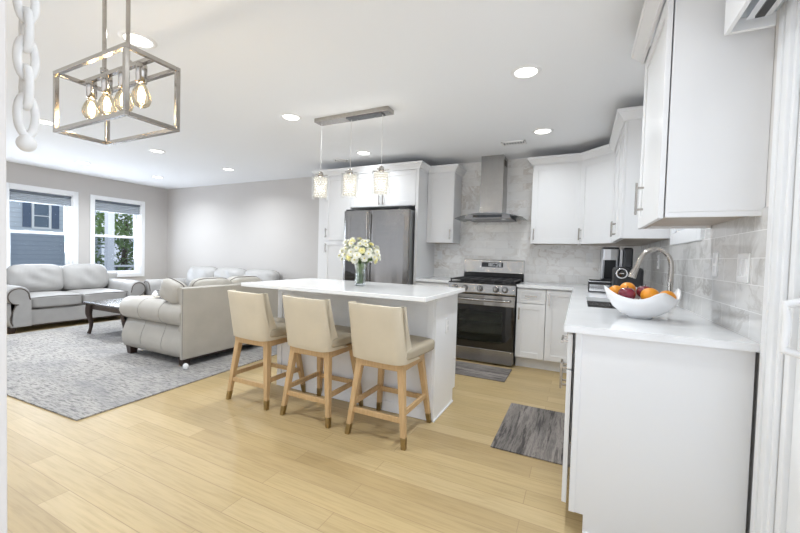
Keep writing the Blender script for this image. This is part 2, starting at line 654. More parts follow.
        vs = [v for r in rings for v in r]
        fs = []
        for i in range(k - 1):
            for j in range(n):
                fs.append((i * n + j, i * n + (j + 1) % n, (i + 1) * n + (j + 1) % n, (i + 1) * n + j))
        s.add(vs, fs)
        s.add(rings[0], [tuple(range(n))])
        s.add(rings[-1], [tuple(range(n))])
        return s

    def build(s, name, m, parent=None, origin=None, bevel=0.0, seg=2, sub=0):
        og = origin_of(parent) if parent is not None else Vector(origin or (0, 0, 0))
        me = bpy.data.meshes.new(name)
        me.from_pydata([tuple(v - og) for v in s.v], [], s.f)
        bm = bmesh.new()
        bm.from_mesh(me)
        bmesh.ops.recalc_face_normals(bm, faces=bm.faces)
        bm.to_mesh(me)
        bm.free()
        me.polygons.foreach_set('use_smooth', s.sm)
        me.materials.append(m)
        o = link(bpy.data.objects.new(name, me))
        if parent is not None:
            o.parent = parent
        else:
            o.location = og
        if bevel:
            b = o.modifiers.new('bevel', 'BEVEL')
            b.width = bevel
            b.segments = seg
            b.limit_method = 'ANGLE'
            b.angle_limit = math.radians(35)
        if sub:
            q = o.modifiers.new('sub', 'SUBSURF')
            q.levels = sub
            q.render_levels = sub
        return o


def bx(name, m, parent, x0, y0, z0, x1, y1, z1, bevel=0.003, origin=None):
    return MB().box(min(x0, x1), min(y0, y1), min(z0, z1), max(x0, x1), max(y0, y1), max(z0, z1)).build(name, m, parent, origin, bevel)


def struct(name, mb, m, parent=None, bevel=0.0):
    o = mb.build(name, m, parent, None, bevel)
    if parent is None:
        o['kind'] = 'structure'
    return o


# ------------------------------------------------------------------ setting
CH = 2.44
XL = -8.4          # window wall
YF = -4.539         # near wall of the living room, seen only as a strip at the left
struct('floor', MB().box(-8.6, -5.5, -0.12, 0.14, 0.12, 0), FLOOR)
struct('ceiling', MB().box(-8.6, -5.5, CH, 0.14, 0.12, CH + 0.12), CEIL)
struct('wall_back', MB().box(-8.6, 0.0, 0, 0.14, 0.12, CH), WALLG)


def wall_x(name, x0, x1, y0, y1, holes, m):
    """wall slab between x0..x1 with rectangular holes (ya, yb, za, zb)"""
    mb = MB()
    hs = sorted(holes)
    y = y0
    for (a, b, za, zb) in hs:
        mb.box(x0, y, 0, x1, a, CH)
        if za > 0:
            mb.box(x0, a, 0, x1, b, za)
        mb.box(x0, a, zb, x1, b, CH)
        y = b
    mb.box(x0, y, 0, x1, y1, CH)
    return struct(name, mb, m)


W1 = (-2.39, -1.606, 0.80, 2.05)
W2 = (-1.294, -0.52, 0.70, 2.05)
W4 = (-3.85, -3.06, 0.80, 2.05)  # unseen window, added for daylight and sheen on the floor
wall_x('wall_left', XL - 0.2, XL, -5.5, 0.0, [W1, W2, W4], WALLG)
W3 = (-2.21, -1.62, 1.40, 2.08)
D1 = (-4.98, -3.195, 0.0, 2.03)
wall_x('wall_right', 0.0, 0.14, -5.5, 0.0, [W3, D1], WALLW)
struct('wall_front', MB().box(-2.1, YF - 0.12, 0, -1.47, YF, CH), WALLW)
tr = MB()
tr.box(-1.47, YF - 0.12, 0, -1.452, YF, CH)
tr.box(-1.54, YF, 0, -1.452, YF + 0.014, CH)
struct('trim_1', tr, mat('cream_trim_paint', (0.74, 0.70, 0.665), 0.5), None, 0.003)
# baseboards
struct('baseboard_left', MB().box(XL, YF, 0, XL + 0.016, 0, 0.13), TRIM, None, 0.003)
struct('baseboard_back', MB().box(XL + 0.016, -0.016, 0, -3.97, 0, 0.13), TRIM, None, 0.003)
# backsplash tile as thin wall cladding
struct('trim_2', MB().box(-2.41, -0.010, 0.914, 0, 0, CH), TILEB)
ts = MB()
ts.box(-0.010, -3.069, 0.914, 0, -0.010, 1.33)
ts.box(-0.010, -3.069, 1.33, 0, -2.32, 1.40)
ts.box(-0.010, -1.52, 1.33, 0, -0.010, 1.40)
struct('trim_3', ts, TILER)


def window(n, x, w, inward, depth, casing, rail, shade=None, screen=True, shade_label=None, sill=False):
    """double-hung window in an x-wall. inward = +1 when the room is on +x"""
    y0, y1, z0, z1 = w
    s_ = inward
    root = link(bpy.data.objects.new('window_%d' % n, None))
    root.location = (x, (y0 + y1) / 2, z0)
    root['kind'] = 'structure'
    c = casing
    cm = MB()
    t = 0.02 * s_
    cm.box(*(min(x, x + t), y0 - c, z0 - c, max(x, x + t), y0, z1 + c))
    cm.box(*(min(x, x + t), y1, z0 - c, max(x, x + t), y1 + c, z1 + c))
    cm.box(*(min(x, x + t), y0, z1, max(x, x + t), y1, z1 + c))
    cm.box(*(min(x, x + t), y0, z0 - c, max(x, x + t), y1, z0))
    cm.build('casing', TRIM, root, None, 0.004)
    xo = x - depth * s_            # outer plane of jambs
    jm = MB()
    lo, hi = min(x, xo), max(x, xo)
    j = 0.012
    jm.box(lo, y0, z0, hi, y0 + j, z1)
    jm.box(lo, y1 - j, z0, hi, y1, z1)
    jm.box(lo, y0, z1 - j, hi, y1, z1)
    jm.box(lo, y0, z0, hi, y1, z0 + j)
    jm.build('jamb', TRIM, root)
    a0, a1, b0, b1 = y0 + j, y1 - j, z0 + j, z1 - j
    xs = xo + 0.03 * s_
    for nm, za, zb, xx in (('upper_sash', rail - 0.02, b1, xs), ('lower_sash', b0, rail + 0.02, xs + 0.032 * s_)):
        sm = MB()
        f = 0.042
        l2, h2 = xx - 0.014, xx + 0.014
        sm.box(l2, a0, za, h2, a0 + f, zb)
        sm.box(l2, a1 - f, za, h2, a1, zb)
        sm.box(l2, a0 + f, za, h2, a1 - f, za + f)
        sm.box(l2, a0 + f, zb - f, h2, a1 - f, zb)
        so = sm.build(nm, TRIM, root, None, 0.003)
        MB().box(xx - 0.002, a0 + f, za + f, xx + 0.002, a1 - f, zb - f).build('pane', WGLASS, so)
        if nm == 'lower_sash':
            for q in (0.3, 0.7):
                yy = a0 + (a1 - a0) * q
                bx('sash_lock', WHITEPL, so, xx - 0.012, yy - 0.025, zb, xx + 0.012, yy + 0.025, zb + 0.012, 0.002)
    if screen:
        MB().box(xo + 0.004 * s_ - 0.001, a0, b0, xo + 0.004 * s_ + 0.001, a1, rail).build('insect_screen', SCREEN, root)
    if shade:
        lab = shade_label
        th = thing('window_shade', lab, 'window shade', (x - 0.05 * s_, (a0 + a1) / 2, shade))
        bx('headrail', mat('shade_headrail', (0.12, 0.14, 0.17), 0.6, var=0.05), th, x - 0.085 * s_, a0 + 0.002, b1 - 0.035, x - 0.005 * s_, a1 - 0.002, b1, 0.003)
        fold = MB()
        zc = b1 - 0.035
        k = 4
        for i in range(k):
            zt, zb2 = zc - (zc - shade) * i / k, zc - (zc - shade) * (i + 1) / k
            zm = (zt + zb2) / 2
            pr_ = [(x - 0.035 * s_, zt), (x - 0.022 * s_, zm), (x - 0.035 * s_, zb2), (x - 0.06 * s_, zb2), (x - 0.06 * s_, zt)]
            fold.prism(pr_, lambda p, q_, a: (p, a, q_), a0 + 0.006, a1 - 0.006)
        fold.build('shade_fabric', SHADE, th)
        bx('bottom_rail', GREYPL, th, x - 0.062 * s_, a0 + 0.004, shade - 0.02, x - 0.02 * s_, a1 - 0.004, shade, 0.003)
    return root


window(1, XL, W1, 1, 0.18, 0.075, 1.40, 1.885, True, 'pleated blue-grey shade atop the left living room window, house behind it')
window(2, XL, W2, 1, 0.18, 0.065, 1.40, 1.86, True, 'pleated blue-grey shade atop the right living room window, tree behind it')
window(4, XL, W4, 1, 0.18, 0.075, 1.40, None, True)
window(3, 0.0, W3, -1, 0.12, 0.08, 1.75, None, False)

# patio door on the right wall
d1 = link(bpy.data.objects.new('door_1', None))
d1.location = (0, -4.05, 0)
d1['kind'] = 'structure'
cas = MB()
ya, yb = D1[0], D1[1]
for (o0, o1, t) in ((0.0, 0.125, 0.014), (0.015, 0.045, 0.026), (0.085, 0.118, 0.02)):
    cas.box(-t, yb + o0, 0, 0, yb + o1, 2.03 + o1)
    cas.box(-t, ya - o1, 0, 0, ya - o0, 2.03 + o1)
    cas.box(-t, ya - o0, 2.03 + o0, 0, yb + o0, 2.03 + o1)
cas.build('casing', TRIM, d1, None, 0.004)
jb = MB()
jb.box(0, yb - 0.03, 0, 0.14, yb, 2.03)
jb.box(0, ya, 0, 0.14, ya + 0.03, 2.03)
jb.box(0, ya, 2.0, 0.14, yb, 2.03)
jb.box(0, ya, 0, 0.14, yb, 0.02)
jb.build('jamb', TRIM, d1, None, 0.003)
for k, (pa, pb, xx) in enumerate(((yb - 0.97, yb - 0.03, 0.035), (ya + 0.03, ya + 0.97, 0.085))):
    pm = MB()
    f = 0.20
    pm.box(xx - 0.02, pb - f, 0.02, xx + 0.02, pb, 2.0)
    pm.box(xx - 0.02, pa, 0.02, xx + 0.02, pa + f, 2.0)
    pm.box(xx - 0.02, pa + f, 0.02, xx + 0.02, pb - f, 0.14)
    pm.box(xx - 0.02, pa + f, 1.9, xx + 0.02, pb - f, 2.0)
    po = pm.build('sliding_panel', TRIM, d1, None, 0.004)
    MB().box(xx - 0.004, pa + f, 0.14, xx + 0.004, pb - f, 1.9).build('pane', WGLASS, po)
    if k == 0:
        yh = -3.305
        hm = MB()
        pts = []
        for i in range(11):
            t = i / 10
            z = 0.925 + 0.17 * t
            pts.append((0.012 - 0.062 * min(1, 3.2 * math.sin(PI * t)) + 0.010 * math.sin(PI * t), yh, z))
        pts2 = pts
        hm.tube(pts2, 0.011, 10)
        hm.box(0.004, yh - 0.025, 0.90, 0.0149, yh + 0.025, 1.12)
        hm.build('handle', WHITEPL, po, None, 0.003)

# ------------------------------------------------------------------ cabinet helpers


def PY(yf):
    return lambda u, d, z: (u, yf - d, z)


def PX(xf):
    return lambda u, d, z: (xf - d, u, z)


def shaker(pl, u0, u1, z0, z1, parent, name='door', fr=0.06):
    g = 0.0015
    u0, u1, z0, z1 = u0 + g, u1 - g, z0 + g, z1 - g
    mb = MB()
    mb.pbox(pl, u0 + fr - 0.002, u1 - fr + 0.002, 0.001, 0.012, z0 + fr - 0.002, z1 - fr + 0.002)
    mb.pbox(pl, u0, u0 + fr, 0.001, 0.02, z0, z1)
    mb.pbox(pl, u1 - fr, u1, 0.001, 0.02, z0, z1)
    mb.pbox(pl, u0 + fr, u1 - fr, 0.001, 0.02, z0, z0 + fr)
    mb.pbox(pl, u0 + fr, u1 - fr, 0.001, 0.02, z1 - fr, z1)
    return mb.build(name, CAB, parent, None, 0.0018)


def pull(pl, u, z, parent, vert=True, L=0.13):
    mb = MB()
    h = L / 2
    w = 0.006
    if vert:
        mb.pbox(pl, u - w, u + w, 0.045, 0.056, z - h, z + h)
        for q in (-1, 1):
            mb.pbox(pl, u - 0.005, u + 0.005, 0.019, 0.047, z + q * h * 0.68 - 0.005, z + q * h * 0.68 + 0.005)
    else:
        mb.pbox(pl, u - h, u + h, 0.045, 0.056, z - w, z + w)
        for q in (-1, 1):
            mb.pbox(pl, u + q * h * 0.68 - 0.005, u + q * h * 0.68 + 0.005, 0.019, 0.047, z - 0.005, z + 0.005)
    return mb.build('handle', NICKEL, parent, None, 0.0015)


UB, UT = 1.372, 2.286

# crown mouldings along the cabinet tops
PROF = [(0.0, 2.262), (0.012, 2.262), (0.014, 2.276), (0.024, 2.286), (0.048, 2.318), (0.055, 2.322), (0.057, 2.345), (0.0, 2.345)]
struct('trim_4', MB().sweep([(-1.12, -0.002), (-1.12, -0.33), (-0.61, -0.33), (-0.33, -0.61), (-0.33, -1.50), (-0.002, -1.50)], PROF), CAB)
struct('trim_5', MB().sweep([(-2.41, -0.33), (-2.05, -0.33), (-2.05, -0.002)], PROF), CAB)
struct('trim_6', MB().sweep([(-3.965, -0.03), (-3.965, -0.622), (-2.41, -0.622), (-2.41, -0.33)], PROF), CAB)
struct('trim_7', MB().sweep([(-0.002, -2.42), (-0.33, -2.42), (-0.33, -3.0), (-0.002, -3.0)], PROF), CAB)

# ---- wall cabinets
c = thing('wall_cabinet', 'white shaker wall cabinet between the fridge and the range hood', 'cabinet', (-2.23, 0, UB))
b = bx('body', CAB, c, -2.409, -0.31, UB, -2.05, -0.011, UT, 0.002)
bx('shaded_underside_panel', CABIN, c, -2.39, -0.295, UB - 0.002, -2.07, -0.02, UB + 0.004, 0)
d = shaker(PY(-0.31), -2.409, -2.05, UB, 2.262, c)
pull(PY(-0.31), -2.085, UB + 0.105, d)

c = thing('wall_cabinet', 'white shaker wall cabinet just right of the range hood', 'cabinet', (-0.865, 0, UB))
bx('body', CAB, c, -1.12, -0.31, UB, -0.611, -0.011, UT, 0.002)
bx('shaded_underside_panel', CABIN, c, -1.10, -0.295, UB - 0.002, -0.63, -0.02, UB + 0.004, 0)
d = shaker(PY(-0.31), -1.12, -0.611, UB, 2.262, c)
pull(PY(-0.31), -1.085, UB + 0.105, d)

c = thing('wall_cabinet', 'white wall cabinet set diagonally across the kitchen corner', 'cabinet', (-0.3, -0.3, UB))
cb_ = MB()
poly = [(-0.608, -0.011), (-0.608, -0.312), (-0.312, -0.608), (-0.011, -0.608), (-0.011, -0.011)]
cb_.prism(poly, lambda p, q, a: (p, q, a), UB, UT)
cb_.build('body', CAB, c, None, 0.002)
MB().prism([(p * 0.97 - 0.005, q * 0.97 - 0.005) for (p, q) in poly], lambda p, q, a: (p, q, a), UB - 0.002, UB + 0.004).build('shaded_underside_panel', CABIN, c)
A_ = Vector((-0.610, -0.316))
E_ = Vector((0.70711, -0.70711))
N_ = Vector((-0.70711, -0.70711))


def PD(u, d, z):
    q = A_ + E_ * u + N_ * d
    return (q.x, q.y, z)


d = shaker(PD, 0.0, 0.415, UB, 2.262, c)
pull(PD, 0.035, UB + 0.105, d)

c = thing('wall_cabinet', 'white two-door wall cabinet between the corner unit and the sink window', 'cabinet', (-0.16, -1.05, UB))
bx('body', CAB, c, -0.31, -1.50, UB, -0.011, -0.611, UT, 0.002)
bx('shaded_underside_panel', CABIN, c, -0.295, -1.48, UB - 0.002, -0.02, -0.63, UB + 0.004, 0)
for (a, e, hu) in ((-1.50, -1.056, -1.092), (-1.054, -0.611, -1.018)):
    d = shaker(PX(-0.31), a, e, UB, 2.262, c)
    pull(PX(-0.31), hu, UB + 0.105, d)

c = thing('wall_cabinet', 'large white wall cabinet in the near foreground above the fruit bowl', 'cabinet', (-0.16, -2.71, UB))
cm_ = MB()
cm_.box(-0.30, -3.0, UB + 0.02, -0.0005, -2.42, UT)
cm_.box(-0.30, -3.0, UB, -0.0005, -2.985, UB + 0.02)
cm_.box(-0.30, -2.435, UB, -0.011, -2.42, UB + 0.02)
cm_.build('body', CAB, c, None, 0.002)
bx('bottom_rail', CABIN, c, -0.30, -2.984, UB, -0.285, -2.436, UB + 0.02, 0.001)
bx('shaded_underside_panel', CABIN, c, -0.284, -2.984, UB + 0.014, -0.002, -2.436, UB + 0.0198, 0)
d = shaker(PX(-0.304), -3.0, -2.42, UB - 0.004, 2.262, c)
pull(PX(-0.304), -2.58, UB + 0.14, d, True, 0.16)

# ---- tall units round the fridge
c = thing('pantry_cabinet', 'tall white two-door pantry cabinet left of the fridge', 'cabinet', (-3.7, 0, 0))
bx('body', CAB, c, -3.83, -0.60, 0.0, -3.405, -0.002, UT, 0.002)
bx('filler', CAB, c, -3.965, -0.585, 0.0, -3.832, -0.002, UT, 0.002)
d = shaker(PY(-0.60), -3.83, -3.405, 1.376, 2.262, c)
pull(PY(-0.60), -3.795, 1.48, d)
d = shaker(PY(-0.60), -3.83, -3.405, 0.11, 1.372, c)
pull(PY(-0.60), -3.795, 1.27, d)
c = thing('fridge_cabinet', 'wide white two-door cabinet bridging above the fridge', 'cabinet', (-2.93, 0, 1.82))
bx('body', CAB, c, -3.404, -0.60, 1.82, -2.451, -0.002, UT, 0.002)
for (a, e, hu) in ((-3.404, -2.928, -2.955), (-2.926, -2.451, -2.899)):
    d = shaker(PY(-0.60), a, e, 1.822, 2.262, c)
    pull(PY(-0.60), hu, 1.90, d)
bx('end_panel', CAB, c, -2.449, -0.62, 0, -2.4105, -0.002, UT, 0.002)

# ---- base cabinets, back wall
BT = 0.884
c = thing('base_cabinet', 'white base cabinet between the fridge panel and the range', 'cabinet', (-2.19, 0, 0))
bx('body', CAB, c, -2.409, -0.60, 0.11, -1.985, -0.012, BT, 0.002)
bx('toe_kick', CAB, c, -2.409, -0.54, 0, -1.985, -0.012, 0.11, 0)
d = shaker(PY(-0.60), -2.409, -1.985, 0.715, 0.87, c, 'drawer', 0.04)
pull(PY(-0.60), -2.197, 0.795, d, False, 0.13)
d = shaker(PY(-0.60), -2.409, -1.985, 0.12, 0.71, c)
pull(PY(-0.60), -2.02, 0.61, d)
c = thing('base_cabinet', 'white base cabinet with drawer over door, just right of the range', 'cabinet', (-1.05, 0, 0))
bx('body', CAB, c, -1.203, -0.60, 0.11, -0.906, -0.012, BT, 0.002)
bx('toe_kick', CAB, c, -1.203, -0.54, 0, -0.906, -0.012, 0.11, 0)
d = shaker(PY(-0.60), -1.203, -0.907, 0.715, 0.87, c, 'drawer', 0.04)
pull(PY(-0.60), -1.055, 0.795, d, False, 0.12)
d = shaker(PY(-0.60), -1.203, -0.907, 0.12, 0.71, c)
pull(PY(-0.60), -1.17, 0.60, d)
c = thing('base_cabinet', 'white corner base cabinet with one tall door on the back wall', 'cabinet', (-0.45, 0, 0))
cm_ = MB()
cm_.prism([(-0.904, -0.012), (-0.904, -0.60), (-0.60, -0.60), (-0.60, -0.90), (-0.012, -0.90), (-0.012, -0.012)], lambda p, q, a: (p, q, a), 0.11, BT)
cm_.build('body', CAB, c, None, 0.002)
cm_ = MB()
cm_.prism([(-0.904, -0.012), (-0.904, -0.54), (-0.54, -0.54), (-0.54, -0.90), (-0.012, -0.90), (-0.012, -0.012)], lambda p, q, a: (p, q, a), 0.0, 0.11)
cm_.build('toe_kick', CAB, c)
d = shaker(PY(-0.60), -0.904, -0.625, 0.12, 0.87, c)
pull(PY(-0.60), -0.87, 0.77, d)

# ---- base cabinets, right wall (faces seen edge-on)
for (a, e, lab) in ((-1.53, -0.902, 'white base cabinet on the sink wall beside the corner cabinet'),
                    (-2.43, -1.532, 'white sink base cabinet under the kitchen faucet')):
    c = thing('base_cabinet', lab, 'cabinet', (-0.3, (a + e) / 2, 0))
    bx('body', CAB, c, -0.60, a, 0.11, -0.012, e, 0.70 if a < -2 else BT, 0.002)
    bx('toe_kick', CAB, c, -0.54, a, 0, -0.012, e, 0.11, 0)
    mid = (a + e) / 2
    for (p, q, hu) in ((a, mid - 0.001, mid - 0.035), (mid + 0.001, e, mid + 0.035)):
        d = shaker(PX(-0.60), p, q, 0.12, 0.87, c)
        pull(PX(-0.60), hu, 0.74, d)
c = thing('base_cabinet', 'white base cabinet in the right foreground with a plain end panel', 'cabinet', (-0.3, -2.74, 0))
bx('body', CAB, c, -0.60, -3.025, 0.11, -0.012, -2.432, BT, 0.002)
bx('toe_kick', CAB, c, -0.535, -3.025, 0, -0.012, -2.432, 0.11, 0)
ep = MB()
ep.prism([(-0.60, BT), (-0.60, 0.105), (-0.545, 0.105), (-0.545, 0.0), (-0.02, 0.0), (-0.02, BT)], lambda p, q, a: (p, a, q), -3.046, -3.026)
ep.box(-0.602, -3.050, 0.105, -0.578, -3.044, BT)
ep.box(-0.545, -3.052, 0.0, -0.02, -3.044, 0.035)
ep.build('end_panel', CAB, c, None, 0.002)
d = shaker(PX(-0.612), -3.025, -2.434, 0.715, 0.87, c, 'drawer', 0.04)
pull(PX(-0.612), -2.74, 0.79, d, False, 0.14)
for (p, q, hu) in ((-3.025, -2.741, -2.775), (-2.738, -2.434, -2.70)):
    d = shaker(PX(-0.612), p, q, 0.12, 0.71, c)
    pull(PX(-0.612), hu, 0.61, d)

# ---- countertops
T0, T1 = 0.8845, 0.914
SK = (-0.545, -0.13, -2.30, -1.60)   # sink cut-out x0 x1 y0 y1
ct = MB()
XF = -0.648
ct.box(-1.206, XF, T0, XF, -0.011, T1)
ct.box(XF, SK[3], T0, -0.011, -0.011, T1)
ct.box(XF, SK[2], T0, SK[0], SK[3], T1)
ct.box(SK[1], SK[2], T0, -0.011, SK[3], T1)
ct.box(XF, -3.070, T0, -0.011, SK[2], T1)
o = ct.build('kitchen_countertop', QUARTZ, None, (-0.3, -1.5, T0))
bm = bmesh.new()
bm.from_mesh(o.data)
bmesh.ops.remove_doubles(bm, verts=bm.verts, dist=0.0002)
bm.to_mesh(o.data)
bm.free()
tag(o, 'long white quartz countertop running round the corner under the fruit bowl', 'countertop')
o = bx('kitchen_countertop', QUARTZ, None, -2.4095, XF, T0, -1.976, -0.011, T1, 0.003, (-2.19, -0.33, T0))
tag(o, 'short white quartz countertop between fridge panel and range', 'countertop')

# ---- sink and faucet
s = thing('kitchen_sink', 'stainless undermount sink let into the right-hand countertop', 'sink', (-0.34, -1.95, 0.70))
sm = MB()
x0, x1, y0, y1 = SK
t = 0.012
sm.box(x0 - t, y0 - t, 0.70, x1 + t, y1 + t, 0.712)
sm.box(x0 - t, y0 - t, 0.712, x0, y1 + t, T0 - 0.001)
sm.box(x1, y0 - t, 0.712, x1 + t, y1 + t, T0 - 0.001)
sm.box(x0, y0 - t, 0.712, x1, y0, T0 - 0.001)
sm.box(x0, y1, 0.712, x1, y1 + t, T0 - 0.001)
sm.build('basin', STEEL, s)
MB().lathe([(0.0, 0.716), (0.03, 0.716), (0.045, 0.7125)], (-0.34, -1.95, 0), 20).build('drain', CHROME, s)

fx, fy = -0.078, -1.95
s = thing('kitchen_faucet', 'brushed nickel gooseneck pull-down faucet behind the fruit bowl', 'faucet', (fx, fy, T1))
MB().lathe([(0.0, T1), (0.031, T1), (0.031, T1 + 0.008), (0.022, T1 + 0.014), (0.020, T1 + 0.06), (0.0, T1 + 0.06)], (fx, fy, 0), 20).build('base', NICKEL, s)
pts = [(fx, fy, T1 + 0.05), (fx, fy, T1 + 0.15), (fx, fy, T1 + 0.255)]
R = 0.088
for i in range(1, 12):
    a = PI * i / 12 * 1.02
    pts.append((fx - R + R * math.cos(a), fy, T1 + 0.255 + R * 1.25 * math.sin(a)))
tip = Vector(pts[-1])
pts.append((tip.x - 0.006, fy, tip.z - 0.02))
MB().tube(pts, 0.0145, 14).build('neck', NICKEL, s)
e = Vector(pts[-1])
MB().tube([e + Vector((0.001, 0, 0.006)), e + Vector((-0.005, 0, -0.010)), e + Vector((-0.018, 0, -0.042)), e + Vector((-0.030, 0, -0.076)), e + Vector((-0.032, 0, -0.082))],
          [0.0155, 0.017, 0.021, 0.026, 0.024], 16).build('spray_head', NICKEL, s)
MB().tube([(fx, fy, T1 + 0.075), (fx, fy - 0.03, T1 + 0.075), (fx, fy - 0.05, T1 + 0.085), (fx - 0.01, fy - 0.062, T1 + 0.16)], [0.011, 0.011, 0.008, 0.006], 10).build('lever', NICKEL, s)

# ------------------------------------------------------------------ range
rx0, rx1 = -1.970, -1.210
rc = (rx0 + rx1) / 2
r_ = thing('gas_range', 'stainless steel gas range with five knobs under the hood', 'range', (rc, -0.33, 0))
bd = MB()
bd.box(rx0 + 0.003, -0.635, 0.02, rx0 + 0.03, -0.02, 0.895)
bd.box(rx1 - 0.03, -0.635, 0.02, rx1 - 0.003, -0.02, 0.895)
bd.box(rx0 + 0.03, -0.05, 0.02, rx1 - 0.03, -0.02, 0.895)
bd.box(rx0 + 0.03, -0.635, 0.70, rx1 - 0.03, -0.05, 0.895)
bd.box(rx0 + 0.03, -0.635, 0.02, rx1 - 0.03, -0.05, 0.20)
bd.build('body', BLACK, r_, None, 0.003)
cv = MB()
cv.box(rx0 + 0.031, -0.056, 0.201, rx1 - 0.031, -0.051, 0.699)
cv.box(rx0 + 0.031, -0.63, 0.201, rx0 + 0.035, -0.056, 0.699)
cv.box(rx1 - 0.035, -0.63, 0.201, rx1 - 0.031, -0.056, 0.699)
cv.box(rx0 + 0.035, -0.63, 0.2005, rx1 - 0.035, -0.056, 0.205)
cv.build('oven_cavity', mat('grey_enamel', (0.55, 0.57, 0.55), 0.3, var=0.2), r_)
ov = MB()
for z in (0.33, 0.47):
    for i in range(12):
        yy = -0.60 + 0.045 * i
        ov.cyl((rx0 + 0.05, yy, z), (rx1 - 0.05, yy, z), 0.0035, n=6)
    for xx in (rx0 + 0.05, rc, rx1 - 0.05):
        ov.cyl((xx, -0.61, z + 0.004), (xx, -0.08, z + 0.004), 0.004, n=6)
ov.build('oven_rack', CHROME, r_)
MB().box(rx0, -0.672, 0.893, rx1, -0.06, 0.912).build('cooktop', BLACK, r_, None, 0.004)
cp = MB()
cp.prism([(-0.636, 0.785), (-0.682, 0.785), (-0.690, 0.80), (-0.676, 0.898), (-0.636, 0.898)], lambda p, q, a: (a, p, q), rx0, rx1)
cpo = cp.build('control_panel', STEEL, r_, None, 0.004)
for kx in (-1.883, -1.768, -1.596, -1.419, -1.319):
    kb = MB()
    p0 = Vector((kx, -0.680, 0.846))
    dv = Vector((0, -1, 0.14)).normalized()
    kb.tube([p0, p0 + dv * 0.010, p0 + dv * 0.012, p0 + dv * 0.036, p0 + dv * 0.040], [0.030, 0.029, 0.025, 0.021, 0.018], 20)
    kb.hexa([p0 + Vector((sx * 0.0045, -0.036 - sy * 0.016, sz * 0.021)) for sz in (-1, 1) for sy in (0, 1) for sx in (-1, 1)])
    ko = kb.build('knob', STEEL, r_, None, 0.001)
    MB().tube([p0 - dv * 0.004, p0 + dv * 0.006], 0.0345, 24).build('bezel', BLKPL, ko)
# oven door
dz0, dz1 = 0.178, 0.775
dm = MB()
dm.box(rx0 + 0.004, -0.682, 0.66, rx1 - 0.004, -0.638, dz1)
od = dm.build('oven_door', STEEL, r_, None, 0.004)
gm = MB()
wx0, wx1, wz0, wz1 = rx0 + 0.13, rx1 - 0.13, 0.25, 0.60
gm.box(rx0 + 0.004, -0.680, dz0, wx0, -0.640, 0.66)
gm.box(wx1, -0.680, dz0, rx1 - 0.004, -0.640, 0.66)
gm.box(wx0, -0.680, dz0, wx1, -0.640, wz0)
gm.box(wx0, -0.680, wz1, wx1, -0.640, 0.66)
gm.build('door_frame', BLKGL, od)
MB().box(wx0, -0.679, wz0, wx1, -0.674, wz1).build('door_window', OGLASS, od)
hb = MB()
pts = []
for i in range(9):
    t = i / 8
    pts.append((rx0 + 0.05 + (rx1 - rx0 - 0.10) * t, -0.716 - 0.012 * math.sin(PI * t), 0.722))
hb.tube(pts, 0.013, 12)
for xx in (rx0 + 0.07, rx1 - 0.07):
    hb.box(xx - 0.012, -0.716, 0.712, xx + 0.012, -0.680, 0.732)
hb.build('handle', STEEL, od, None, 0.002)
dr = MB()
dr.box(rx0 + 0.004, -0.680, 0.022, rx1 - 0.004, -0.636, 0.172)
dr.build('drawer', STEEL, r_, None, 0.005)
# grates and burners
gx = [rx0 + 0.015, rx0 + 0.26, rx0 + 0.50, rx1 - 0.015]
for i in range(3):
    g = MB()
    a, e = gx[i] + 0.003, gx[i + 1] - 0.003
    y0, y1 = -0.655, -0.085
    z0, z1 = 0.934, 0.948
    w = 0.007
    for yy in (y0, y1):
        g.box(a, yy - w, z0, e, yy + w, z1)
    for xx in (a + w, e - w):
        g.box(xx - w, y0, z0, xx + w, y1, z1)
    for t in (0.5,):
        xx = a + (e - a) * t
        g.box(xx - 0.005, y0, z0, xx + 0.005, y1, z1)
    for t in (0.17, 0.34, 0.5, 0.66, 0.83):
        yy = y0 + (y1 - y0) * t
        g.box(a, yy - 0.005, z0, e, yy + 0.005, z1)
    for xx in (a + w, e - w):
        for yy in (y0 + w, y1 - w):
            g.box(xx - w, yy - w, 0.911, xx + w, yy + w, z0)
    g.build('grate', IRON, r_, None, 0.002)
for (bx_, by_, br_) in ((rx0 + 0.13, -0.50, 0.042), (rx0 + 0.13, -0.23, 0.034), (rc, -0.37, 0.048), (rx1 - 0.13, -0.50, 0.045), (rx1 - 0.13, -0.23, 0.034)):
    MB().lathe([(0, 0.931), (br_ * 0.7, 0.931), (br_ * 0.75, 0.926), (br_, 0.922), (br_, 0.912)], (bx_, by_, 0), 20).build('burner', IRON, r_)
bgp = MB()
bgp.box(rx0 + 0.002, -0.055, 0.905, rx1 - 0.002, -0.012, 1.005)
bgp.build('vent_trim', BLACK, r_, None, 0.003)
bgp = MB()
bgp.prism([(-0.012, 1.005), (-0.066, 1.005), (-0.052, 1.165), (-0.046, 1.172), (-0.012, 1.172)], lambda p, q, a: (a, p, q), rx0, rx1)
bgo = bgp.build('backguard', STEEL, r_, None, 0.004)
dsp = MB()
dx0, dx1 = -1.735, -1.465
dsp.hexa([(x, -0.060 + (z - 1.078) * 0.0875 - dd, z) for z in (1.078, 1.138) for dd in (0.004, 0) for x in (dx0, dx1)])
do_ = dsp.build('display', BLKGL, bgo)
mk = MB()
for row, zz in enumerate((1.092, 1.106, 1.121)):
    for i in range(9):
        if row == 1 and 3 <= i <= 5:
            continue
        xx = dx0 + 0.09 + i * 0.0185
        yy = -0.0652 + (zz - 1.078) * 0.0875
        mk.box(xx, yy, zz, xx + 0.009, yy + 0.0008, zz + 0.004)
mk.build('touch_keys', LED, do_) if False else mk.build('touch_keys', LED, bgo)

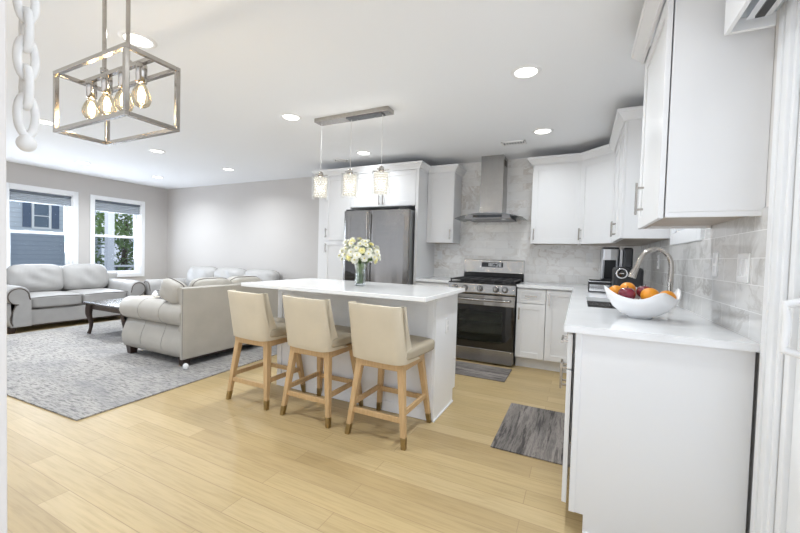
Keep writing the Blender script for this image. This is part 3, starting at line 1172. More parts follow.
# ------------------------------------------------------------------ hood
hc = -1.597
h = thing('range_hood', 'stainless chimney range hood with curved glass canopy', 'range hood', (hc, -0.15, 1.66))
bx('chimney_sleeve', STEEL, h, hc - 0.135, -0.275, 2.09, hc + 0.135, -0.011, CH - 0.002, 0.003)
bx('chimney', STEEL, h, hc - 0.140, -0.281, 1.72, hc + 0.140, -0.011, 2.10, 0.003)
sl = MB()
for i in range(5):
    sl.box(hc + 0.1345, -0.20 + i * 0.03, 2.33, hc + 0.1365, -0.185 + i * 0.03, 2.40)
sl.build('vent_slots', BLACK, h)
gb = MB()
xs_ = [(hc - 0.40) + 0.80 * i / 20 for i in range(21)]


def hz(x):
    return 1.715 - 0.055 * abs((x - hc) / 0.40) ** 2.2


ys_ = [-0.012, -0.25, -0.42, -0.49]
vs = [(x, y * (1.0 if j < 2 else 1.0 - 0.10 * abs((x - hc) / 0.4) ** 3), hz(x) + dz) for dz in (0, 0.007) for j, y in enumerate(ys_) for x in xs_]
nx = len(xs_)
fs = []
for L_ in (0, 1):
    for j in range(3):
        for i in range(nx - 1):
            q = L_ * nx * 4 + j * nx + i
            fs.append((q, q + 1, q + nx + 1, q + nx))
for i in range(nx - 1):
    for j in (0, 3):
        q = j * nx + i
        fs.append((q, q + 1, q + 1 + 4 * nx, q + 4 * nx))
for j in range(3):
    for i in (0, nx - 1):
        q = j * nx + i
        fs.append((q, q + nx, q + nx + 4 * nx, q + 4 * nx))
gb.add(vs, fs)
gb.build('glass_canopy', make_glass('hood_glass', (0.62, 0.66, 0.66), 1.0, base=0.10), h)
fb = MB()
fb.prism([(-0.27, 1.655), (0.27, 1.655), (0.25, 1.70), (0.12, 1.722), (-0.12, 1.722), (-0.25, 1.70)], lambda p, q, a: (hc + p, a, q), -0.46, -0.012)
fb.build('motor_housing', STEELD, h, None, 0.003)
bx('control_strip', BLKGL, h, hc - 0.17, -0.467, 1.668, hc + 0.17, -0.458, 1.698, 0.002)
for xx in (hc - 0.18, hc + 0.18):
    MB().cyl((xx, -0.38, 1.649), (xx, -0.38, 1.656), 0.03, n=18).build('hood_lamp', CHROME, h)

# ------------------------------------------------------------------ fridge
fx0, fx1 = -3.395, -2.462
f_ = thing('refrigerator', 'stainless french-door refrigerator with ice dispenser behind the island', 'refrigerator', (-2.93, -0.4, 0))
bx('cabinet_body', mat('fridge_side', (0.30, 0.305, 0.31), 0.4, 0.7, var=0.04), f_, fx0 + 0.004, -0.715, 0.02, fx1 - 0.004, -0.03, 1.755, 0.004)
seam = -3.005


def fdoor(a, e, z0, z1, nm):
    mb = MB()
    k = 10
    poly = [(a, -0.722)]
    for i in range(k + 1):
        t = i / k
        u = a + (e - a) * t
        edge = min(t, 1 - t) * (e - a)
        rr = 0.018
        cut = 0 if edge > rr else rr - math.sqrt(max(0, rr * rr - (rr - edge) ** 2))
        bow = 0.010 * (1 - (2 * (u - fx0) / (fx1 - fx0) - 1) ** 2)
        poly.append((u, -0.79 - bow + cut))
    poly.append((e, -0.722))
    mb.prism(poly, lambda p, q, z: (p, q, z), z0, z1)
    return mb.build(nm, STEELF, f_, None, 0.003)


ld = fdoor(fx0, seam - 0.003, 0.80, 1.752, 'door')
rd = fdoor(seam + 0.003, fx1, 0.80, 1.752, 'door')
fdoor(fx0, fx1, 0.44, 0.775, 'freezer_drawer')
fdoor(fx0, fx1, 0.05, 0.43, 'freezer_drawer')
bx('gasket', BLACK, f_, fx0 + 0.01, -0.775, 0.774, fx1 - 0.01, -0.70, 0.801, 0)
# recessed dispenser in the left door
bx('dispenser', BLKGL, ld, -3.345, -0.806, 0.83, -3.13, -0.795, 1.20, 0.004)
bx('dispenser_frame', STEEL, ld, -3.36, -0.803, 0.815, -3.115, -0.79, 1.215, 0.004)
hm = MB()
for xx in (seam - 0.022, seam + 0.022):
    hm.box(xx - 0.004, -0.806, 0.84, xx + 0.004, -0.792, 1.71)
hm.build('handle_lip', STEEL, f_, None, 0.002)
bx('hinge_cover', BLKPL, f_, fx0 + 0.03, -0.78, 1.753, fx0 + 0.13, -0.66, 1.772, 0.004)
bx('hinge_cover', BLKPL, f_, fx1 - 0.13, -0.78, 1.753, fx1 - 0.03, -0.66, 1.772, 0.004)


def text_part(name, body, size, m, parent, loc, rot, ext=0.0006):
    cu = bpy.data.curves.new(name, 'FONT')
    cu.body = body
    cu.size = size
    cu.extrude = ext
    tmp = link(bpy.data.objects.new('tmp', cu))
    bpy.context.view_layer.update()
    me = bpy.data.meshes.new_from_object(tmp.evaluated_get(bpy.context.evaluated_depsgraph_get()))
    bpy.data.objects.remove(tmp)
    bpy.data.curves.remove(cu)
    me.transform(Matrix.Translation(Vector(loc) - origin_of(parent)) @ rot.to_4x4())
    me.materials.clear()
    me.materials.append(m)
    o = link(bpy.data.objects.new(name, me))
    o.parent = parent
    return o


RY = Matrix.Rotation(PI / 2, 3, 'X')     # text on a wall facing -Y
text_part('logo', 'LG', 0.028, mat('logo_grey', (0.16, 0.15, 0.15), 0.4, var=0.05), rd, (-2.565, -0.7985, 1.685), RY)

# ------------------------------------------------------------------ island
ISLP = mat('lifted_white_paint', (0.89, 0.895, 0.91), 0.35)  # cabinet white brightened to offset shade below the counter overhang
ix0, ix1, iy0, iy1, iz = -3.06, -1.447, -2.68, -1.80, 0.935
i_ = thing('kitchen_island', 'white kitchen island with quartz top in front of the fridge', 'kitchen island', (-2.25, -2.1, 0))
bx('body', CAB, i_, -3.0, -2.31, 0.10, -1.522, -1.76 - 0.08, iz - 0.03, 0.003)
bx('toe_kick', CAB, i_, -3.0, -2.31, 0, -1.522, -1.90, 0.10, 0.0)
ep = MB()
ep.prism([(-2.325, 0), (-2.325, iz - 0.03), (-1.825, iz - 0.03), (-1.825, 0.105), (-1.885, 0.105), (-1.885, 0)], lambda p, q, a: (a, p, q), -1.521, -1.503)
ep.build('end_panel', ISLP, i_, None, 0.002)
fp = MB()
fp.box(-3.0, -2.322, 0, -1.521, -2.311, iz - 0.03)
for xx in (-3.0, -1.572):
    fp.box(xx, -2.330, 0.08, xx + 0.05, -2.3221, iz - 0.10)
fp.box(-3.0, -2.330, 0.001, -1.522, -2.3221, 0.08)
fp.box(-3.0, -2.330, iz - 0.10, -1.522, -2.3221, iz - 0.0305)
fp.build('back_panel', ISLP, i_, None, 0.002)
bs = MB()
bs.box(-1.503, -2.333, 0, -1.494, -1.885, 0.012)
bs.build('shoe_moulding', TRIM, i_, None, 0.002)
bx('countertop', QISL, i_, ix0, iy0, iz - 0.03, ix1, iy1, iz, 0.004)
for k in range(3):
    a = -2.99 + k * 0.49
    d = MB()
    for (z0, z1) in ((0.12, 0.70), (0.71, 0.87)):
        d.box(a, -1.84, z0, a + 0.485, -1.82, z1)
    d.build('door', CAB, i_, None, 0.002)


def wall_plate(pl, u, z, label, gangs=1, kind='outlet', deep=0.0):
    w = 0.035 + 0.023 * (gangs - 1)
    p = Vector(pl(u, deep, z))
    t = thing('wall_outlet' if kind == 'outlet' else 'light_switch', label, 'outlet' if kind == 'outlet' else 'switch', p)
    MB().pbox(pl, u - w, u + w, deep, deep + 0.006, z - 0.058, z + 0.058).build('cover_plate', WHITEPL, t, None, 0.002)
    for g in range(gangs):
        uu = u + (g - (gangs - 1) / 2) * 0.046
        if kind == 'outlet':
            for q in (-0.02, 0.02):
                MB().pbox(pl, uu - 0.016, uu + 0.016, deep + 0.005, deep + 0.008, z + q - 0.014, z + q + 0.014).build('socket', PORC, t, None, 0.002)
        else:
            MB().pbox(pl, uu - 0.016, uu + 0.016, deep + 0.005, deep + 0.010, z - 0.033, z + 0.033).build('rocker', PORC, t, None, 0.002)
    return t


def PXp(xf):
    return lambda u, d, z: (xf + d, u, z)


wall_plate(PXp(-1.503), -2.08, 0.66, 'white outlet on the end panel of the kitchen island')
wall_plate(PX(-0.010), -2.87, 1.18, 'white double light switch on the marble tile beside the patio door', 2, 'switch')
wall_plate(PX(-0.010), -2.53, 1.19, 'white outlet on the marble tile under the big near cabinet')
wall_plate(PX(-0.010), -1.10, 1.20, 'white outlet on the side tile behind the faucet')
wall_plate(PY(-0.010), -0.50, 1.225, 'white outlet on the back tile behind the coffee maker')
wall_plate(PY(-0.010), -2.33, 1.215, 'white outlet on the back tile left of the range')

# ------------------------------------------------------------------ stools
def make_stool(label):
    t = thing('bar_stool', label, 'bar stool', (0, 0, 0))
    # legs
    for sx in (-1, 1):
        for sy in (-1, 1):
            top = Vector((sx * 0.150, sy * 0.150 - 0.01, 0.500))
            ft = Vector((sx * 0.207, sy * 0.212, 0.0))
            lm = MB()

            def ring(p, w):
                return [p + Vector((a * w, b * w, 0)) for (a, b) in ((-1, -1), (1, -1), (-1, 1), (1, 1))]
            cut = ft + (top - ft) * 0.135
            lm.hexa(ring(cut, 0.0162) + ring(top, 0.023))
            lo = lm.build('leg', OAK, t, None, 0.004)
            bmm = MB()
            bmm.hexa(ring(ft, 0.0145) + ring(cut, 0.0165))
            bmm.build('brass_tip', BRASS, lo, None, 0.002)

    def at(sx, sy, z):
        k = z / 0.500
        return Vector((sx * (0.207 + (0.150 - 0.207) * k), sy * 0.212 + (sy * 0.150 - 0.01 - sy * 0.212) * k, z))
    for (a, b, z) in (((-1, -1), (1, -1), 0.165), ((-1, 1), (1, 1), 0.185), ((-1, -1), (-1, 1), 0.205), ((1, -1), (1, 1), 0.205)):
        p, q = at(*a, z), at(*b, z)
        sm_ = MB()
        dirv = (q - p).normalized()
        nrm = Vector((-dirv.y, dirv.x, 0)) * 0.010
        u = Vector((0, 0, 0.017))
        sm_.hexa([pp + nn * sgn + uu for uu in (-u, u) for sgn in (-1, 1) for pp, nn in ((p, nrm), (q, nrm))])
        sm_.build('stretcher', OAK, t, None, 0.003)
    ap = MB()
    ap.box(-0.175, -0.185, 0.462, 0.175, -0.160, 0.508)
    ap.box(-0.175, 0.140, 0.462, 0.175, 0.165, 0.508)
    ap.box(-0.175, -0.160, 0.462, -0.150, 0.140, 0.508)
    ap.box(0.150, -0.160, 0.462, 0.175, 0.140, 0.508)
    ap.build('apron', OAK, t, None, 0.003)
    MB().lathe([(0, 0.508), (0.10, 0.508), (0.10, 0.524), (0, 0.524)], (0, 0, 0), 20).build('swivel_plate', STEELD, t)
    RS = Matrix.Rotation(math.radians(-5.5), 3, 'Z')

    def swiv(v):
        return RS @ v
    sp_ = MB()
    sp_.pillow(0.222, 0.24, 0.046, lambda p: swiv(p + Vector((0, 0.04, 0.566))), n=10, m_=6, puff=0.18)
    sp_.build('seat', LEATHERS, t)
    bk = MB()
    K = 9
    rings = []
    for k in range(K):
        s = k / (K - 1)
        z = 0.512 + 0.365 * s
        yb = -0.215 - 0.055 * s
        w = 0.206 + 0.006 * s
        yf = 0.03 - 0.215 * s ** 0.42
        th = 0.05 - 0.015 * s
        rr = 0.07
        out = [(w, yf), (w, (yf + yb) / 2)]
        for i in range(5):
            a = PI / 2 * i / 4
            out.append((w - rr + rr * math.cos(a), yb + rr - rr * math.sin(a)))
        left = [(-x, y) for (x, y) in reversed(out)]
        mids = [(x, yb - 0.008 * (1 - (x / w) ** 2)) for x in (0.09, 0.0, -0.09)]
        outer = out + mids + left
        inn = []
        wi, yi = w - th, yb + th
        ri = 0.03
        ii = [(wi, yf + 0.0), (wi, (yf + yi) / 2)]
        for i in range(5):
            a = PI / 2 * i / 4
            ii.append((wi - ri + ri * math.cos(a), yi + ri - ri * math.sin(a)))
        inner = ii + [(x * wi / w, yi) for (x, _) in mids] + [(-x, y) for (x, y) in reversed(ii)]
        loop = outer + list(reversed(inner))
        if k == K - 1 or k == 0:
            pass
        rings.append([swiv(Vector((x, y, z))) for (x, y) in loop])
    n = len(rings[0])
    vs = [v for r in rings for v in r]
    fs = []
    for k in range(K - 1):
        for j in range(n):
            fs.append((k * n + j, k * n + (j + 1) % n, (k + 1) * n + (j + 1) % n, (k + 1) * n + j))
    half = n // 2
    for base in (0, (K - 1) * n):
        for j in range(half - 1):
            fs.append((base + j, base + j + 1, base + n - 2 - j, base + n - 1 - j))
    bk.add(vs, fs, True)
    bk.build('backrest', LEATHER, t, None, 0.012, 3)
    return t


GS = 'bar stools along the island'
st0 = make_stool('cream leather bar stool with oak legs, farthest left, nearest the tan sofa')
st0['group'] = GS
st0.location = (-2.885, -2.545, 0)
dup(st0, (-2.308, -2.548, 0), 0, 'cream leather bar stool with oak legs, the middle of three at the island', GS)
dup(st0, (-1.733, -2.552, 0), 0, 'cream leather bar stool with oak legs, nearest the island outlet end', GS)


# ------------------------------------------------------------------ vase and flowers
vx, vy, vz = -2.205, -2.235, iz + 0.001
v_ = thing('glass_vase', 'clear ribbed glass vase of flowers standing on the island', 'vase', (vx, vy, vz))
prof = [(0.0, 0.0), (0.040, 0.0), (0.043, 0.006), (0.041, 0.05), (0.039, 0.09), (0.043, 0.14), (0.053, 0.185), (0.054, 0.190), (0.051, 0.190), (0.040, 0.14), (0.036, 0.09), (0.037, 0.02), (0.0, 0.014)]
gv = MB()
n = 32
vs = []
for (r, z) in prof:
    for j in range(n):
        a = 2 * PI * j / n
        rr = r * (1 + 0.035 * (1 if j % 2 else -1) * (1 if 0.02 < z < 0.18 else 0))
        vs.append((vx + rr * math.cos(a), vy + rr * math.sin(a), vz + z))
fs = [(i * n + j, i * n + (j + 1) % n, (i + 1) * n + (j + 1) % n, (i + 1) * n + j) for i in range(len(prof) - 1) for j in range(n)]
gv.add(vs, fs, False)
gv.build('glass_body', GLASS, v_)
MB().lathe([(0.0, 0.016), (0.034, 0.016), (0.034, 0.10), (0.0, 0.10)], (vx, vy, vz), 20).build('water', WATER, v_)


def bloom_mesh(r, petals, rnd):
    mb = MB()
    for layer, (pr, lift, cnt) in enumerate(((1.0, 0.10, petals), (0.78, 0.34, petals - 2), (0.52, 0.55, petals - 5))):
        for i in range(cnt):
            a = 2 * PI * i / cnt + layer * 0.3 + rnd.uniform(-0.1, 0.1)
            L = r * pr * rnd.uniform(0.9, 1.08)
            w = r * 0.17
            ca, sa = math.cos(a), math.sin(a)

            def pt(t, s):
                rad = L * t
                z = lift * r * (t ** 0.8) * (1.2 if t < 0.7 else 1.0) + 0.02 * r * (1 - abs(s))
                return (ca * rad - sa * w * s, sa * rad + ca * w * s, z)
            mb.add([pt(0.08, -0.4), pt(0.08, 0.4), pt(0.65, 1), pt(1.0, 0.45), pt(1.0, -0.45), pt(0.65, -1)], [(0, 1, 2, 5), (5, 2, 3, 4)])
    return mb


protos = []
GW, GY = 'white flowers in the glass vase', 'pale yellow flowers in the glass vase'
rnd = random.Random(3)
NF = 58
for i in range(NF):
    # heads over a dome
    u = (i + 0.5) / NF
    th = math.acos(1 - 1.36 * u) 
    ph = i * 2.399963
    rr = 0.158 * rnd.uniform(0.80, 1.12)
    dirv = Vector((math.sin(th) * math.cos(ph), math.sin(th) * math.sin(ph), math.cos(th)))
    head = Vector((vx, vy, vz + 0.250)) + Vector((dirv.x * rr, dirv.y * rr * 0.9, dirv.z * rr * 0.80))
    yel = (i % 6 == 1)
    lab = 'pale yellow chrysanthemum among the white blooms in the glass vase' if yel else 'white daisy-like bloom in the glass vase bouquet on the island'
    t = thing('chrysanthemum', lab, 'flower', (vx, vy, vz + 0.02), 0, GY if yel else GW)
    og = Vector((vx, vy, vz + 0.02))
    bmb = bloom_mesh(0.030 * rnd.uniform(0.8, 1.2) * (1.15 if yel else 1), 15, rnd)
    nrm = (dirv * 0.8 + Vector((rnd.uniform(-0.35, 0.35), rnd.uniform(-0.5, 0.2), 0.3 + rnd.uniform(-0.2, 0.3)))).normalized()
    q = nrm.to_track_quat('Z', 'Y')
    bmb.v = [q @ v + head for v in bmb.v]
    bo = bmb.build('bloom', PETY if yel else PETW, t)
    cmb = MB().ell((0, 0, 0.008), 0.008, 0.008, 0.006, 8, 5)
    cmb.v = [q @ v + head for v in cmb.v]
    cmb.build('centre', PETC, bo)
    foot = Vector((vx + rnd.uniform(-0.022, 0.022), vy + rnd.uniform(-0.022, 0.022), vz + 0.022))
    neck = Vector((vx + dirv.x * 0.036, vy + dirv.y * 0.036, vz + 0.185))
    so = MB().tube([foot, (foot + neck) / 2, neck, (neck * 0.45 + head * 0.55) + Vector((0, 0, 0.005)), head], 0.0022, 5).build('stem', STEMG, t)
    lf = MB()
    for _ in range(6):
        k = rnd.uniform(0.0, 0.85)
        p = neck * (1 - k) + head * k
        a = rnd.uniform(0, 2 * PI)
        dv = Vector((math.cos(a), math.sin(a), rnd.uniform(-0.4, 0.5))).normalized()
        sd = dv.cross(Vector((0, 0, 1))).normalized() * 0.010
        L = rnd.uniform(0.03, 0.05)
        lf.add([p, p + dv * L * 0.5 + sd, p + dv * L, p + dv * L * 0.5 - sd], [(0, 1, 2, 3)])
    lf.build('leaf', LEAF, t)

# ------------------------------------------------------------------ fruit bowl
bxc, byc, bz = -0.322, -2.63, T1 + 0.001
n = 40
prof = [(0.0, 0.0), (0.050, 0.0), (0.052, 0.008), (0.082, 0.020), (0.114, 0.046), (0.136, 0.080), (0.147, 0.112)]
bw = MB()


def rimz(a):
    # high lips at left and right, low in the middle facing the room
    h_ = -0.016
    for (c_, w_, k_) in ((PI, 0.75, 0.054), (-1.02, 0.40, 0.040), (0.12, 0.34, 0.058), (1.75, 0.5, 0.05)):
        d_ = (a - c_ + PI) % (2 * PI) - PI
        h_ += k_ * math.exp(-(d_ / w_) ** 2)
    return h_


vs = []
NP = len(prof)
for layer in (0, 1):
    for i, (r, z) in enumerate(prof):
        for j in range(n):
            a = 2 * PI * j / n
            k = (z / 0.112)
            zz = z + rimz(a) * k ** 2
            rr = r * (1 + 0.10 * abs(math.cos(a)) ** 2 * k) if True else r
            if layer:
                rr = max(0.0, rr - 0.007)
                zz = zz + (0.008 if i < 3 else 0.002)
            vs.append((bxc + rr * math.cos(a), byc + rr * 0.80 * math.sin(a), bz + zz))
fs = []
for layer in (0, 1):
    for i in range(NP - 1):
        for j in range(n):
            q = layer * NP * n
            fs.append((q + i * n + j, q + i * n + (j + 1) % n, q + (i + 1) * n + (j + 1) % n, q + (i + 1) * n + j))
for j in range(n):
    a, b2 = (NP - 1) * n + j, (NP - 1) * n + (j + 1) % n
    fs.append((a, b2, NP * n + b2, NP * n + a))
bw.add(vs, fs, True)
o = bw.build('fruit_bowl', PORC, None, (bxc, byc, bz))
tag(o, 'white wavy-rimmed ceramic bowl of fruit on the near countertop', 'bowl')


def fruit(kind, x, y, z, r, label, tilt=0.3):
    t = thing(kind, label, kind, (x, y, z))
    if kind == 'orange':
        MB().ell((x, y, z), r, r, r * 0.95, 24, 14).build('peel', ORANGE, t)
        MB().lathe([(0, r * 0.955), (0.004, r * 0.953), (0.006, r * 0.94)], (x, y, z), 8).build('navel', STEMB, t)
    else:
        mb = MB()
        mb.ell((x, y, z), r, r, r * 0.92, 24, 16, lambda p: Vector((p.x, p.y, p.z - 0.30 * max(0, p.z) * math.exp(-9 * (p.x ** 2 + p.y ** 2)) + 0.1 * (p.z < -0.8) * 0)))
        mb.build('skin', APPLE, t)
        MB().tube([(x, y, z + r * 0.6), (x + 0.004, y, z + r * 1.0)], 0.0022, 6).build('stem', STEMB, t)
    return t


fruit('orange', bxc - 0.104, byc + 0.020, bz + 0.120, 0.036, 'orange at the left end of the white bowl, half behind the dark apple')
fruit('orange', bxc - 0.050, byc + 0.060, bz + 0.136, 0.037, 'orange at the back of the white bowl, highest of the fruit')
fruit('orange', bxc + 0.034, byc - 0.035, bz + 0.116, 0.040, 'large orange in the middle front of the white bowl')
fruit('orange', bxc + 0.108, byc + 0.004, bz + 0.108, 0.037, 'darker orange at the right end of the white bowl by the faucet')
fruit('apple', bxc - 0.062, byc - 0.032, bz + 0.117, 0.039, 'dark red apple at the front left of the white bowl')
fruit('apple', bxc + 0.022, byc + 0.045, bz + 0.128, 0.037, 'dark red apple at the back of the bowl behind the middle orange')
fruit('apple', bxc - 0.012, byc - 0.005, bz + 0.062, 0.035, 'dark red apple low in the bowl between the front apple and middle orange')

# ------------------------------------------------------------------ coffee corner
kx0, kx1, ky0, ky1 = -0.520, -0.195, -1.10, -0.78
t = thing('pod_drawer', 'black coffee pod drawer with chrome front under the coffee maker', 'drawer box', (-0.36, -0.94, T1))
bx('case', BLKPL, t, kx0, ky0 + 0.006, T1 + 0.003, kx1, ky1, T1 + 0.10, 0.004)
bx('drawer_front', CHROME, t, kx0 + 0.006, ky0, T1 + 0.010, kx1 - 0.006, ky0 + 0.007, T1 + 0.070, 0.002)
bx('top_rim', CHROME, t, kx0 - 0.002, ky0 - 0.001, T1 + 0.094, kx1 + 0.002, ky1 + 0.002, T1 + 0.100, 0.001)
kz = T1 + 0.1005
t = thing('coffee_maker', 'silver and black single-cup coffee maker on the pod drawer', 'coffee maker', (-0.32, -0.93, kz))
bx('drip_tray', BLKPL, t, -0.425, -1.07, kz, -0.285, -0.93, kz + 0.022, 0.006)
cm_ = MB()
cm_.box(-0.425, -0.94, kz, -0.285, -0.80, kz + 0.29)
cm_.build('column', mat('silver_plastic', (0.50, 0.50, 0.51), 0.28, 0.8, var=0.05), t, None, 0.012, 3)
bx('cup_bay', BLKPL, t, -0.395, -0.945, kz + 0.022, -0.305, -0.935, kz + 0.19, 0.004)
bx('side_rail', MATS['silver_plastic'], t, -0.425, -1.05, kz + 0.02, -0.408, -0.94, kz + 0.20, 0.004)
hd = MB()
hd.prism([(-0.425, -0.81), (-0.425, -1.02), (-0.41, -1.055), (-0.355, -1.07), (-0.30, -1.055), (-0.285, -1.02), (-0.285, -0.81)], lambda p, q, a: (p, q, a), kz + 0.19, kz + 0.285)
hd.build('brew_head', MATS['silver_plastic'], t, None, 0.008, 3)
bx('lid', BLKPL, t, -0.42, -1.035, kz + 0.284, -0.29, -0.81, kz + 0.305, 0.010)
bx('water_tank', mat('smoky_tank', (0.03, 0.03, 0.035), 0.12, var=0.1), t, -0.262, -1.045, kz, -0.185, -0.82, kz + 0.30, 0.015)
bx('tank_strip', MATS['silver_plastic'], t, -0.284, -1.05, kz, -0.263, -0.82, kz + 0.285, 0.004)
ax0, ax1 = -0.350, -0.150
t = thing('toaster', 'black countertop appliance with a round silver dial in front of the coffee maker', 'appliance', (-0.25, -1.27, T1))
bx('casing', BLKPL, t, ax0, -1.42, T1 + 0.012, ax1, -1.18, T1 + 0.235, 0.025)
for (xx, yy) in ((ax0 + 0.03, -1.39), (ax1 - 0.03, -1.39), (ax0 + 0.03, -1.21), (ax1 - 0.03, -1.21)):
    MB().cyl((xx, yy, T1), (xx, yy, T1 + 0.013), 0.012, n=12).build('foot', BLKPL, t)
dl = MB()
cx_, cz_ = ax0 + 0.052, T1 + 0.185
pts = [(cx_ + 0.036 * math.cos(2 * PI * i / 24), -1.422, cz_ + 0.036 * math.sin(2 * PI * i / 24)) for i in range(24)]
dl.tube(pts, 0.006, 8, closed=True)
do = dl.build('dial_ring', CHROME, t)
MB().cyl((cx_, -1.428, cz_), (cx_, -1.418, cz_), 0.026, n=20).build('dial', BLKGL, t)
bx('dial_pointer', CHROME, t, cx_ - 0.015, -1.430, cz_ - 0.002, cx_ + 0.015, -1.427, cz_ + 0.004, 0.001)

# ------------------------------------------------------------------ floor mats and rug
def flat_rug(name, label, cat, x0, y0, x1, y1, h_, m_, rz=0.0, nseg=12, wav=0.002):
    cx, cy = (x0 + x1) / 2, (y0 + y1) / 2
    mb = MB()
    nx_, ny_ = nseg, nseg
    hx, hy = (x1 - x0) / 2, (y1 - y0) / 2
    rn = random.Random(hash(name) % 100 if False else 5)
    vs = []
    for layer in (0, 1):
        for j in range(ny_ + 1):
            for i in range(nx_ + 1):
                x = -hx + 2 * hx * i / nx_
                y = -hy + 2 * hy * j / ny_
                z = 0.0015 if layer == 0 else h_
                vs.append((x, y, z))
    w = nx_ + 1
    q = w * (ny_ + 1)
    fs = []
    for j in range(ny_):
        for i in range(nx_):
            a = j * w + i
            fs.append((a, a + w, a + w + 1, a + 1))
            fs.append((q + a, q + a + 1, q + a + w + 1, q + a + w))
    for i in range(nx_):
        fs.append((i, i + 1, q + i + 1, q + i))
        a = ny_ * w + i
        fs.append((a, a + 1, q + a + 1, q + a))
    for j in range(ny_):
        a = j * w
        fs.append((a, a + w, q + a + w, q + a))
        a = j * w + nx_
        fs.append((a, a + w, q + a + w, q + a))
    mb.add(vs, fs)
    o = mb.build(name, m_, None, None, 0.002)
    o.location = (cx, cy, 0)
    o.rotation_euler = (0, 0, rz)
    return tag(o, label, cat)


flat_rug('floor_mat', 'weathered grey wood-print mat on the floor by the sink cabinets', 'floor mat', -1.06, -2.475, -0.60, -1.685, 0.008, MATA)
flat_rug('floor_mat', 'weathered grey wood-print mat on the floor before the range', 'floor mat', -1.95, -1.19, -1.205, -0.74, 0.008, MATB)
flat_rug('area_rug', 'large distressed pale grey rug on the living room floor', 'rug', -7.30, -3.60, -3.69, -0.89, 0.011, RUG, math.radians(2.4))
RT = 0.0115


